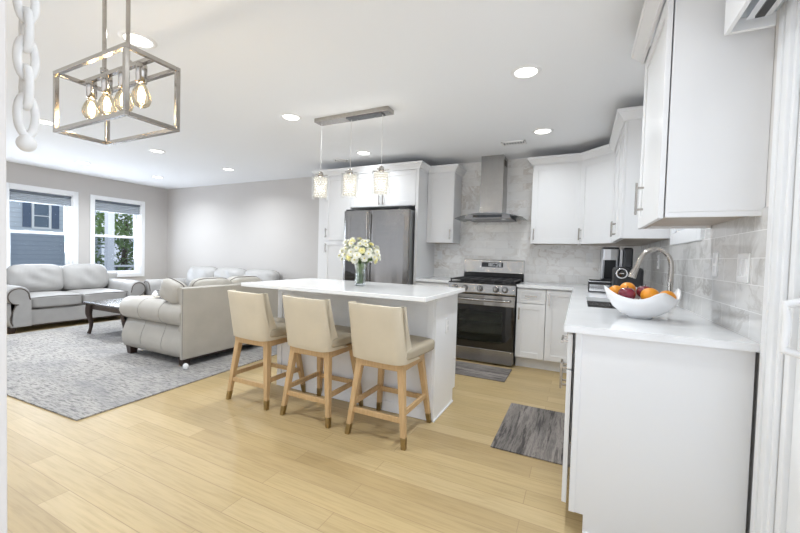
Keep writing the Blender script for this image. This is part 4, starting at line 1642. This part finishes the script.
# ------------------------------------------------------------------ sofas
def make_sofa(label, W_, D_, nseat, loc, rz, mbody, mback, arm_w=0.26, back_h=0.82, cush_h=0.90, nail=True, foot_z=0.0, name='sofa', seed=1, seams=True, back_pipe=True, mpipe=None):
    """faces local -Y; origin on the floor at the centre"""
    t = thing(name, label, 'sofa', (0, 0, 0))
    hw, hd = W_ / 2, D_ / 2
    fz = 0.085
    # plinth
    bs = MB()
    bs.box(-hw + arm_w * 0.6, -hd + 0.07, fz, hw - arm_w * 0.6, hd - 0.06, 0.30)
    bs.build('base', mbody, t, None, 0.012, 3)
    # arms: rolled profile (x outward from inner face, z)
    for sg in (-1, 1):
        prof = [(0.0, fz), (0.0, 0.46)]
        cxr, czr, rr = 0.135, 0.515, 0.122
        for i in range(15):
            a = PI * 1.02 - (PI * 1.52) * i / 14
            prof.append((cxr + rr * math.cos(a), czr + rr * math.sin(a)))
        prof += [(0.165, 0.40), (0.185, 0.34), (0.215, 0.26), (0.228, 0.20), (0.222, 0.14), (0.20, fz)]
        am = MB()

        def fn(p, q, a, sg=sg):
            return (sg * (hw - arm_w + p), a, q)
        steps = [-hd, -hd + 0.012] + [-hd + 0.012 + (2 * hd - 0.012 - 0.03) * i / 6 for i in range(1, 7)]
        rings = []
        for yi, y in enumerate(steps):
            sc = 0.965 if yi == 0 else 1.0
            rings.append([fn(0.11 + (p[0] - 0.11) * sc, 0.36 + (p[1] - 0.36) * sc, y) for p in prof])
        nn = len(prof)
        vs = [v for r in rings for v in r]
        fs = [(i * nn + j, i * nn + (j + 1) % nn, (i + 1) * nn + (j + 1) % nn, (i + 1) * nn + j) for i in range(len(rings) - 1) for j in range(nn)]
        am.add(vs, fs, True)
        am.add(rings[0], [tuple(range(nn))])
        am.add(rings[-1], [tuple(range(nn))])
        ao = am.build('arm', mbody, t)
        # piped scroll on the arm front
        sc_ = []
        for p in prof[1:]:
            sc_.append(fn(0.11 + (p[0] - 0.11) * 0.86, 0.34 + (p[1] - 0.34) * 0.90, -hd - 0.002))
        MB().tube(sc_, 0.007, 6).build('nailhead_trim', NAIL if nail else PIPING, ao)
        if seams:
            for fr in (0.33, 0.66):
                y = -hd + 2 * hd * fr
                ss = [Vector(fn(p[0], p[1], y)) + Vector((sg * 0.0005, 0, 0.0005)) for p in prof[3:-1]]
                MB().tube(ss, 0.0022, 5).build('seam', PIPING if False else mat('seam_thread', (0.27, 0.255, 0.235), 0.6, var=0.1), ao)
    # back
    bk = MB()
    bk.prism([(hd - 0.24, 0.30), (hd - 0.14, 0.46), (hd - 0.115, back_h - 0.02), (hd - 0.09, back_h), (hd - 0.03, back_h), (hd, back_h - 0.03), (hd - 0.005, fz), (hd - 0.24, fz)],
             lambda p, q, a: (a, p, q), -hw + 0.035, hw - 0.035)
    bk.v = [Vector((max(-hw + 0.10, min(hw - 0.10, v.x)), v.y - 0.012, v.z)) if v.z < 0.62 else Vector((v.x, v.y - 0.012, v.z)) for v in bk.v]
    bko = bk.build('back', mbody, t, None, 0.018, 3)
    MB().box(-hw + 0.012, hd - 0.032, fz, hw - 0.012, hd, back_h - 0.004).build('rear_panel', mbody, bko, None, 0.008, 2)
    # rear edge welts
    for sg in (-1, 1):
        MB().tube([(sg * (hw - 0.016), hd - 0.002, fz + 0.01), (sg * (hw - 0.016), hd - 0.002, back_h - 0.01)], 0.004, 6).build('welt', MATS.get('seam_thread') or mat('seam_thread', (0.27, 0.255, 0.235), 0.6, var=0.1), bko)
    # seat cushions
    iw = W_ - 2 * arm_w
    cw = iw / nseat
    for k in range(nseat):
        cx = -iw / 2 + cw * (k + 0.5)
        sc = MB()
        sc.pillow(cw / 2 - 0.003, (D_ - 0.30) / 2, 0.098, lambda p, cx=cx: p + Vector((cx, -0.11, 0.395)), n=12, m_=9, puff=0.22, wr=0.03, seed=seed + k)
        so = sc.build('seat_cushion', mbody, t)
        xa, xb, yf, za = cx - cw / 2 + 0.012, cx + cw / 2 - 0.012, -0.11 - (D_ - 0.30) / 2 + 0.004, 0.395
        MB().tube([(xa, yf, za + 0.066), (cx, yf - 0.003, za + 0.078), (xb, yf, za + 0.066)], 0.005, 6).build('piping', PIPING, so)
        MB().tube([(xa, yf, za - 0.066), (cx, yf - 0.003, za - 0.078), (xb, yf, za - 0.066)], 0.005, 6).build('piping', PIPING, so)
        # back cushion, leaning
        hc_ = (cush_h - 0.47) / 2
        lean = 0.22
        bc = MB()

        def bf(p, cx=cx):
            y = p.y * math.cos(lean) + p.z * math.sin(lean)
            z = -p.y * math.sin(lean) + p.z * math.cos(lean)
            return Vector((cx + p.x, hd - 0.235 + y, 0.47 + hc_ + z))
        bc.pillow(cw / 2 + 0.014, 0.15, hc_ + 0.015, bf, n=14, m_=4.5, puff=0.5, wr=0.16, seed=seed * 7 + k, pax=1)
        bo = bc.build('back_cushion', mback, t)
        if back_pipe:
            loop = []
            for i in range(40):
                a = 2 * PI * i / 40
                ca, sa = math.cos(a), math.sin(a)
                k_ = 1 / (abs(ca) ** 4.5 + abs(sa) ** 4.5) ** (1 / 4.5)
                loop.append(bf(Vector((ca * k_ * (cw / 2 + 0.014), 0, sa * k_ * (hc_ + 0.017)))))
            MB().tube(loop, 0.005, 6, closed=True).build('piping', mpipe or PIPING, bo)
    for sx in (-1, 1):
        for sy in (-1, 1):
            x, y = sx * (hw - 0.10), sy * (hd - 0.09)
            lm = MB()
            lm.hexa([(x + a * w, y + b_ * w, z) for z, w in ((foot_z, 0.032), (fz + 0.005, 0.045)) for b_ in (-1, 1) for a in (-1, 1)])
            lm.build('foot', DARKW, t, None, 0.004)
    rl = MB()
    rl.box(-hw + 0.10, -hd + 0.08, fz - 0.012, hw - 0.10, -hd + 0.10, fz + 0.005)
    rl.build('base_rail', DARKW, t)
    MB().box(-hw + 0.10, hd - 0.05, fz - 0.022, hw - 0.10, hd - 0.034, fz + 0.005).build('base_rail', DARKW, t)
    t.location = loc
    t.rotation_euler = (0, 0, rz)
    return t


mat('piping_soft', (0.17, 0.155, 0.14), 0.5, var=0.1)
# loveseat whose back faces the kitchen (faces -X)
make_sofa('stone leather loveseat standing on the rug with its back to the kitchen', 1.42, 1.10, 2, (-4.63, -1.80, RT), -PI / 2, SOFA, SOFA, 0.26, 0.80, 0.855, name='loveseat', seed=3, nail=False, mpipe=MATS['piping_soft'])
# sofa under the windows (faces +X)
make_sofa('daylight-greyed stone leather sofa with nailhead arms under the two living room windows', 1.78, 1.00, 2, (-7.80, -1.89, 0), PI / 2, SOFADAY, SOFADAY, 0.28, 0.74, 0.885, name='sofa', seed=11, mpipe=MATS['piping_soft'])
# sofa against the back wall (faces -Y)
make_sofa('daylight-greyed stone leather three-cushion sofa standing along the plain greige back wall', 2.75, 0.95, 3, (-6.10, -0.53, RT), 0, SOFADAY, SOFADAY, 0.27, 0.74, 0.86, name='sofa', seed=23, mpipe=MATS['piping_soft'])

o = MB().pillow(0.165, 0.085, 0.115, lambda p: Matrix.Rotation(0.25, 3, 'Y') @ p + Vector((-4.375, -2.395, 0.752)), n=12, m_=4, puff=0.5, wr=0.12, seed=5, pax=1).build('throw_pillow', SOFA, None, (-4.375, -2.395, 0.65))
tag(o, 'stone leather pillow with dark piping resting on the near arm of the loveseat', 'pillow')
lp = []
for i_k in range(36):
    a = 2 * PI * i_k / 36
    ca, sa = math.cos(a), math.sin(a)
    k_ = 1 / (abs(ca) ** 4 + abs(sa) ** 4) ** 0.25
    lp.append(Matrix.Rotation(0.25, 3, 'Y') @ Vector((ca * k_ * 0.167, 0, sa * k_ * 0.117)) + Vector((-4.375, -2.395, 0.752)))
MB().tube(lp, 0.006, 6, closed=True).build('piping', PIPING, o)
# white plug-like thing by the loveseat's rear foot
o = MB().ell((-4.03, -2.49, RT + 0.032), 0.033, 0.024, 0.032, 16, 10).build('ball', WHITEPL, None, (-4.03, -2.49, RT))
tag(o, 'small white rounded object on the rug beside the loveseat foot', 'ball')

# ------------------------------------------------------------------ coffee table
t = thing('coffee_table', 'dark wood coffee table with curved legs before the window sofa', 'coffee table', (-6.05, -1.72, RT))
tx0, tx1, ty0, ty1, tz = -6.56, -5.62, -2.24, -1.22, 0.455
MB().box(tx0, ty0, tz - 0.028, tx1, ty1, tz).build('table_top', mat('polished_dark_top', (0.05, 0.045, 0.045), 0.12, var=0.2), t, None, 0.006)
apn = MB()
apn.box(tx0 + 0.05, ty0 + 0.05, tz - 0.10, tx1 - 0.05, ty0 + 0.075, tz - 0.028)
apn.box(tx0 + 0.05, ty1 - 0.075, tz - 0.10, tx1 - 0.05, ty1 - 0.05, tz - 0.028)
apn.box(tx0 + 0.05, ty0 + 0.075, tz - 0.10, tx0 + 0.075, ty1 - 0.075, tz - 0.028)
apn.box(tx1 - 0.075, ty0 + 0.075, tz - 0.10, tx1 - 0.05, ty1 - 0.075, tz - 0.028)
apn.build('apron', DARKW, t, None, 0.003)
for (xx, yy, sx, sy) in ((tx0 + 0.06, ty0 + 0.06, -1, -1), (tx1 - 0.06, ty0 + 0.06, 1, -1), (tx0 + 0.06, ty1 - 0.06, -1, 1), (tx1 - 0.06, ty1 - 0.06, 1, 1)):
    pts, rs = [], []
    for i in range(13):
        s = i / 12
        z = (tz - 0.03) * (1 - s) + (RT + 0.012) * s
        off = 0.016 * math.sin(PI * min(1, s * 1.6)) - 0.015 * max(0, s - 0.35) * (1 - s) * 4 + 0.014 * s ** 5
        pts.append((xx + sx * off, yy + sy * off, z))
        rs.append(0.040 * (1 - s) ** 1.3 + 0.015 + 0.010 * s ** 8)
    lm = MB().tube(pts, rs, 8)
    lm.build('leg', DARKW, t)
px_, py_ = -6.30, -1.62
t = thing('tray', 'round pale tray on the coffee table before the sofa', 'tray', (px_, py_, tz))
MB().lathe([(0.0, 0.002), (0.13, 0.002), (0.165, 0.014), (0.20, 0.020), (0.20, 0.026), (0.16, 0.020), (0.125, 0.010), (0.0, 0.010)], (px_, py_, tz), 32).build('dish', mat('pale_wood_tray', (0.55, 0.50, 0.42), 0.4, var=0.2), t)
nb = MB()
nb.add([], [])
ox, oy = -6.24, -1.50
om = MB()
for (dx, dz, r) in ((0, 0.035, 0.035), (0.035, 0.03, 0.03), (0.012, 0.065, 0.028), (-0.035, 0.026, 0.026)):
    om.ell((ox + dx, oy, tz + 0.024 + dz), r, r * 0.8, r, 12, 8)
o = om.build('ornament', PORC, None, (ox, oy, tz + 0.02))
tag(o, 'small white ornament sitting on the pale tray', 'ornament')

# ------------------------------------------------------------------ ceiling lights
GL = 'recessed ceiling lights'
lights = [
    (-0.97, -2.20, 'recessed ceiling light nearest the big foreground wall cabinet'),
    (-0.97, -0.955, 'recessed ceiling light above the cabinets right of the range hood'),
    (-3.03, -3.48, 'recessed ceiling light behind the cage chandelier stems, largest in view'),
    (-3.04, -2.17, 'recessed ceiling light left of the pendant canopy, straight above the island end'),
    (-3.03, -0.92, 'recessed ceiling light in front of the fridge cabinet, beyond the pendants'),
    (-5.50, -3.01, 'recessed ceiling light at the far left of the picture, left of the cage chandelier'),
    (-5.50, -1.92, 'recessed ceiling light just under the cage chandelier, middle of its row'),
    (-5.48, -0.88, 'recessed ceiling light over the living room, closest to the greige back wall end'),
    (-7.28, -1.94, 'recessed ceiling light nearest the left living room window'),
    (-7.26, -0.88, 'recessed ceiling light nearest the corner by the right living room window'),
    (-7.28, -3.01, 'recessed ceiling light by the near end of the window wall, unseen, added for its light'),  # this fixture and the next are unseen, added to light the room
    (-0.97, -3.50, 'recessed ceiling light above the near counter end, unseen, added to brighten the foreground'),
]
pl = thing('recessed_light', lights[0][2], 'ceiling light', (0, 0, 0), 0, GL)
MB().lathe([(0.070, -0.002), (0.074, -0.009), (0.090, -0.007), (0.098, 0.0)], (0, 0, 0), 28).build('trim_ring', WHITEPL, pl)
MB().lathe([(0.0, -0.006), (0.05, -0.006), (0.0725, -0.004)], (0, 0, 0), 28).build('lens', LENS, pl)
for i, (x, y, lab) in enumerate(lights):
    if i == 0:
        pl.location = (x, y, CH)
    else:
        dup(pl, (x, y, CH), 0, lab, GL)
    area('downlight_glow', (x, y, CH - 0.02), (0, 0, -1), 0.13, 0.13, LAMP_W * (0.6 if i in (1, 4) else 1.3 if i in (2, 5) else 1.1 if i == 10 else 0.9 if i == 11 else 1.7 if x < -4 else 1.15), (0.90, 0.955, 1.0), 150, 'DISK')

# ceiling vents
def vent(x, y, w, d, label, rz=0):
    t = thing('ceiling_vent', label, 'air vent', (0, 0, 0))
    fr = MB()
    z0, z1 = -0.010, 0.0
    fr.box(-w / 2, -d / 2, z0, w / 2, -d / 2 + 0.02, z1)
    fr.box(-w / 2, d / 2 - 0.02, z0, w / 2, d / 2, z1)
    fr.box(-w / 2, -d / 2, z0, -w / 2 + 0.02, d / 2, z1)
    fr.box(w / 2 - 0.02, -d / 2, z0, w / 2, d / 2, z1)
    fr.build('frame', WHITEPL, t, None, 0.002)
    MB().box(-w / 2 + 0.02, -d / 2 + 0.02, -0.003, w / 2 - 0.02, d / 2 - 0.02, -0.001).build('duct_opening', mat('duct_dark', (0.05, 0.05, 0.055), 0.8, var=0.1), t)
    lv = MB()
    for i in range(7):
        xx = -w / 2 + 0.04 + (w - 0.08) * i / 6
        lv.hexa([(xx + dx + dz * 0.008, yy, -0.010 + 0.007 * dz) for dz in (0, 1) for yy in (-d / 2 + 0.02, d / 2 - 0.02) for dx in (-0.003, 0.003)])
    lv.build('louvres', WHITEPL, t)
    t.location = (x, y, CH)
    t.rotation_euler = (0, 0, rz)
    return t


vent(-1.285, -0.68, 0.25, 0.13, 'white louvred ceiling vent between the hood and the right cabinets')
vent(-3.51, -0.72, 0.20, 0.11, 'white louvred ceiling vent above the pantry cabinet', 0.5)

# ------------------------------------------------------------------ pendants over the island
px0, px1, py = -2.86, -2.085, -2.005
cn = thing('pendant_canopy', 'long brushed nickel ceiling canopy holding three pendants over the island', 'light canopy', ((px0 + px1) / 2, py, CH))
bx('box', NICKEL, cn, px0, py - 0.055, CH - 0.038, px1, py + 0.055, CH - 0.001, 0.003)
bx('bracket', STEELD, cn, -2.52, py - 0.04, CH - 0.046, -2.16, py + 0.04, CH - 0.036, 0.003)
for (sx_) in (-2.42, -2.24):
    MB().cyl((sx_, py, CH - 0.058), (sx_, py, CH - 0.044), 0.008, n=10).build('screw', CHROME, cn)
GP = 'crystal pendants over the island'
labs = ['left of three lit crystal cylinder pendants over the island, before the pantry edge',
        'middle of three lit crystal cylinder pendants hanging over the island',
        'right of three lit crystal cylinder pendants over the island, before the fridge cabinet handles']
pt = thing('crystal_pendant', labs[0], 'pendant light', (0, 0, 0), 0, GP)
MB().cyl((0, 0, 0.0), (0, 0, 0.455), 0.0022, n=8).build('cord', mat('clear_cord', (0.75, 0.74, 0.72), 0.3, var=0.03), pt)
sk = MB()
sk.lathe([(0.0, 0.012), (0.012, 0.012), (0.024, 0.0), (0.024, -0.035), (0.0, -0.035)], (0, 0, 0), 18)
sk.box(-0.076, -0.004, -0.030, 0.076, 0.004, -0.024)
sk.box(-0.004, -0.076, -0.030, 0.004, 0.076, -0.024)
sk.build('socket', NICKEL, pt)
MB().lathe([(0.080, -0.018), (0.080, -0.245)], (0, 0, 0), 32).build('glass_shade', make_glass('pendant_glass', (0.97, 0.97, 0.96), 1.0, base=0.0, fk=0.45), pt)
cr = MB()
for row in range(9):
    for j in range(12):
        a = 2 * PI * (j + 0.5 * (row % 2)) / 12
        cr.ell((0.052 * math.cos(a), 0.052 * math.sin(a), -0.052 - row * 0.0205), 0.0125, 0.0125, 0.0105, 6, 4)
cr.build('crystal_sleeve', CRYST, pt)
for i, xx in enumerate((-2.815, -2.485, -2.165)):
    if i == 0:
        pt.location = (xx, py, 1.945)
    else:
        dup(pt, (xx, py, 1.945), 0, labs[i], GP)
    l = bpy.data.lights.new('pendant_glow', 'POINT')
    l.energy = 2.2
    l.color = (1.0, 0.94, 0.84)
    l.shadow_soft_size = 0.02
    lo = link(bpy.data.objects.new('pendant_glow', l))
    lo.location = (xx, py, 1.80)

# ------------------------------------------------------------------ cage chandelier
KS = 0.88
qx0, qx1 = [CAM.x + (v - CAM.x) * KS for v in (-3.12, -2.47)]
qy0, qy1 = [CAM.y + (v - CAM.y) * KS for v in (-3.83, -3.595)]
qz0, qz1 = [CAM.z + (v - CAM.z) * KS for v in (1.80, 2.10)]
ch = thing('cage_chandelier', 'open rectangular nickel cage chandelier with four bulbs, upper left', 'chandelier', ((qx0 + qx1) / 2, (qy0 + qy1) / 2, qz0))
cg = MB()
w = 0.009
for z in (qz0, qz1):
    for y in (qy0, qy1):
        cg.box(qx0 - w, y - w, z - w, qx1 + w, y + w, z + w)
    for x in (qx0, qx1):
        cg.box(x - w, qy0 + w, z - w, x + w, qy1 - w, z + w)
for x in (qx0, qx1):
    for y in (qy0, qy1):
        cg.box(x - w, y - w, qz0 + w, x + w, y + w, qz1 - w)
cg.build('cage_frame', NICKEL, ch, None, 0.002)
qy = (qy0 + qy1) / 2
bx('socket_bar', NICKEL, ch, qx0 + w, qy - 0.010, qz1 - 0.009, qx1 - w, qy + 0.010, qz1 + 0.009, 0.002)
for x in (-2.626, -2.434):
    MB().cyl((x, qy, qz1), (x, qy, CH - 0.02), 0.0085, n=12).build('stem', NICKEL, ch)
    MB().lathe([(0.014, qz1 + 0.009), (0.016, qz1 + 0.012), (0.016, qz1 + 0.03), (0.009, qz1 + 0.034)], (x, qy, 0), 14).build('stem_collar', NICKEL, ch)
bx('canopy', NICKEL, ch, -2.69, qy - 0.06, CH - 0.025, -2.37, qy + 0.06, CH - 0.001, 0.004)
GLOW = make_glass('bulb_glass', (1.0, 0.93, 0.80), 0.9)
for x in (-2.737, -2.602, -2.463, -2.330):
    so = MB().lathe([(0.0, qz1 - 0.005), (0.019, qz1 - 0.005), (0.021, qz1 - 0.012), (0.021, qz1 - 0.085), (0.0, qz1 - 0.085)], (x, qy, 0), 18).build('socket', NICKEL, ch)
    zb = qz1 - 0.085
    MB().lathe([(0.015, zb), (0.018, zb - 0.012), (0.029, zb - 0.035), (0.037, zb - 0.060), (0.037, zb - 0.074), (0.030, zb - 0.094), (0.014, zb - 0.106), (0.0, zb - 0.109)], (x, qy, 0), 20).build('bulb', GLOW, ch)
    fl = MB()
    for k in range(5):
        a = 2 * PI * k / 5
        fl.tube([(x + 0.004 * math.cos(a), qy + 0.004 * math.sin(a), zb - 0.02), (x + 0.013 * math.cos(a), qy + 0.013 * math.sin(a), zb - 0.045),
                 (x + 0.010 * math.cos(a + 0.4), qy + 0.010 * math.sin(a + 0.4), zb - 0.08)], 0.0019, 5)
    fl.build('filament', FILA, ch)
    l = bpy.data.lights.new('bulb_glow', 'POINT')
    l.energy = 0.8
    l.color = (1.0, 0.96, 0.90)
    l.shadow_soft_size = 0.010
    lo = link(bpy.data.objects.new('bulb_glow', l))
    lo.location = (x, qy, zb - 0.06)

# ------------------------------------------------------------------ blind valance above the patio door
t = thing('blind_valance', 'white vertical-blind headrail and valance over the patio door, top right', 'blind', (-0.08, -4.0, 2.01))
bx('valance_board', TRIM, t, -0.165, -5.0, 2.012, -0.150, -3.075, 2.19, 0.003)
bx('end_cap', TRIM, t, -0.150, -3.090, 2.012, -0.03, -3.076, 2.19, 0.002)
bx('mounting_board', GREYPL, t, -0.149, -5.0, 2.055, -0.03, -3.091, 2.075, 0.002)
bx('headrail', CHROME, t, -0.125, -4.95, 2.02, -0.060, -3.14, 2.055, 0.003)
bx('carrier_slot', BLKPL, t, -0.105, -4.94, 2.016, -0.080, -3.15, 2.0215, 0.001)

# ------------------------------------------------------------------ hanging chain at the left edge
cxx, cyy = -1.495, YF + 0.052
t = thing('chain_hanging', 'whitewashed wooden link chain hanging at the left edge of the view', 'wall decoration', (cxx, cyy, 1.355))
z = 1.385
k = 0
while z < 2.30:
    lk = MB()
    L, wd = 0.035, 0.012
    pts = []
    for i in range(20):
        a = 2 * PI * i / 20
        off = wd * math.cos(a)
        zz = z + L + L * math.sin(a)
        pts.append((cxx + (off if k % 2 else 0), cyy + (0 if k % 2 else off), zz))
    lk.tube(pts, 0.0065, 8, closed=True)
    lk.build('link', ANTQ, t)
    z += 2 * L - 0.020
    k += 1
MB().ell((cxx, cyy, 1.371), 0.014, 0.014, 0.015, 16, 10).build('end_bead', ANTQ, t)
hk = MB()
hk.cyl((cxx, YF + 0.0, z + 0.03), (cxx, cyy + 0.02, z + 0.03), 0.006, n=8)
hk.build('hook', NICKEL, t)

# ------------------------------------------------------------------ outside the windows
struct('ground', MB().box(-40, -16, -0.75, -8.6, 25, -0.6), BOUNCE)
hx = -22.0
hs = thing('neighbour_house', 'blue-grey sided house seen through the left living room window', 'house', (hx - 3, 0, -0.6))
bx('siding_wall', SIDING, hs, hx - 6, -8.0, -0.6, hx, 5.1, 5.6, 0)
rf = MB()
rf.prism([(hx + 0.4, 5.5), (hx - 6.4, 5.5), (hx - 3, 8.0)], lambda p, q, a: (p, a, q), -8.3, 5.4)
rf.build('roof', ROOFM, hs)
wf = MB()
y0, y1, z0, z1 = 2.57, 3.07, 2.0, 3.0
for (a, b2, c2, d2) in ((y0 - 0.08, y0, z0 - 0.08, z1 + 0.1), (y1, y1 + 0.08, z0 - 0.08, z1 + 0.1), (y0, y1, z1, z1 + 0.1), (y0, y1, z0 - 0.08, z0), (y0, y1, 2.47, 2.51)):
    wf.box(hx, a, c2, hx + 0.06, b2, d2)
wo = wf.build('window_frame', TRIM, hs)
MB().box(hx + 0.005, y0, z0, hx + 0.02, y1, z1).build('pane', mat('house_pane', (0.16, 0.21, 0.28), 0.1, var=0.1), wo)
for (a, b2) in ((y0 - 0.36, y0 - 0.09), (y1 + 0.09, y1 + 0.36)):
    bx('shutter', SHUT, hs, hx, a, z0 - 0.03, hx + 0.05, b2, z1 + 0.02, 0.01)
# tree
tc_ = Vector((-18.0, 4.1, 1.9))
tr_ = thing('leafy_tree', 'green leafy tree seen through the right living room window', 'tree', (-18, 4.1, -0.6))
MB().tube([(-18, 4.1, -0.6), (-18.05, 4.1, 0.6), (-17.95, 4.15, 2.2)], [0.16, 0.12, 0.05], 10).build('trunk', BARK, tr_)
fo = MB()
rn = random.Random(11)
for i in range(5200):
    u = Vector((rn.gauss(0, 1), rn.gauss(0, 1), rn.gauss(0, 1))).normalized() * (rn.random() ** 0.4)
    p = tc_ + Vector((u.x * 1.3, u.y * 1.75, u.z * 2.3))
    if math.sin(p.y * 3.1) + math.sin(p.z * 3.7 + p.x) < -1.1:
        continue
    d1_ = Vector((rn.gauss(0, 1), rn.gauss(0, 1), rn.gauss(0, 1))).normalized()
    d2_ = d1_.cross(Vector((rn.gauss(0, 1), rn.gauss(0, 1), rn.gauss(0, 1)))).normalized()
    s = rn.uniform(0.05, 0.10)
    fo.add([p - d1_ * s, p + d2_ * s * 0.6, p + d1_ * s, p - d2_ * s * 0.6], [(0, 1, 2, 3)])
fo.build('foliage', FOLI, tr_)
# porch post and rail outside the right window
o = bx('porch_post', TRIM, None, -9.87, -0.45, -0.6, -9.74, -0.32, 2.9, 0.006, (-9.8, -0.385, -0.6))
tag(o, 'white square porch post just outside the right living room window', 'post')
t = thing('porch_railing', 'white porch railing with dark balusters outside the right window', 'railing', (-9.9, 0.4, 0))
bx('top_rail', TRIM, t, -9.98, -0.30, 0.76, -9.88, 2.6, 0.80, 0.004)
bx('bottom_rail', TRIM, t, -9.98, -0.30, 0.20, -9.88, 2.6, 0.25, 0.004)
for i in range(14):
    yy = -0.2 + i * 0.2
    bx('baluster', mat('dark_baluster', (0.06, 0.065, 0.07), 0.5, var=0.1), t, -9.945, yy, 0.25, -9.915, yy + 0.03, 0.76, 0)
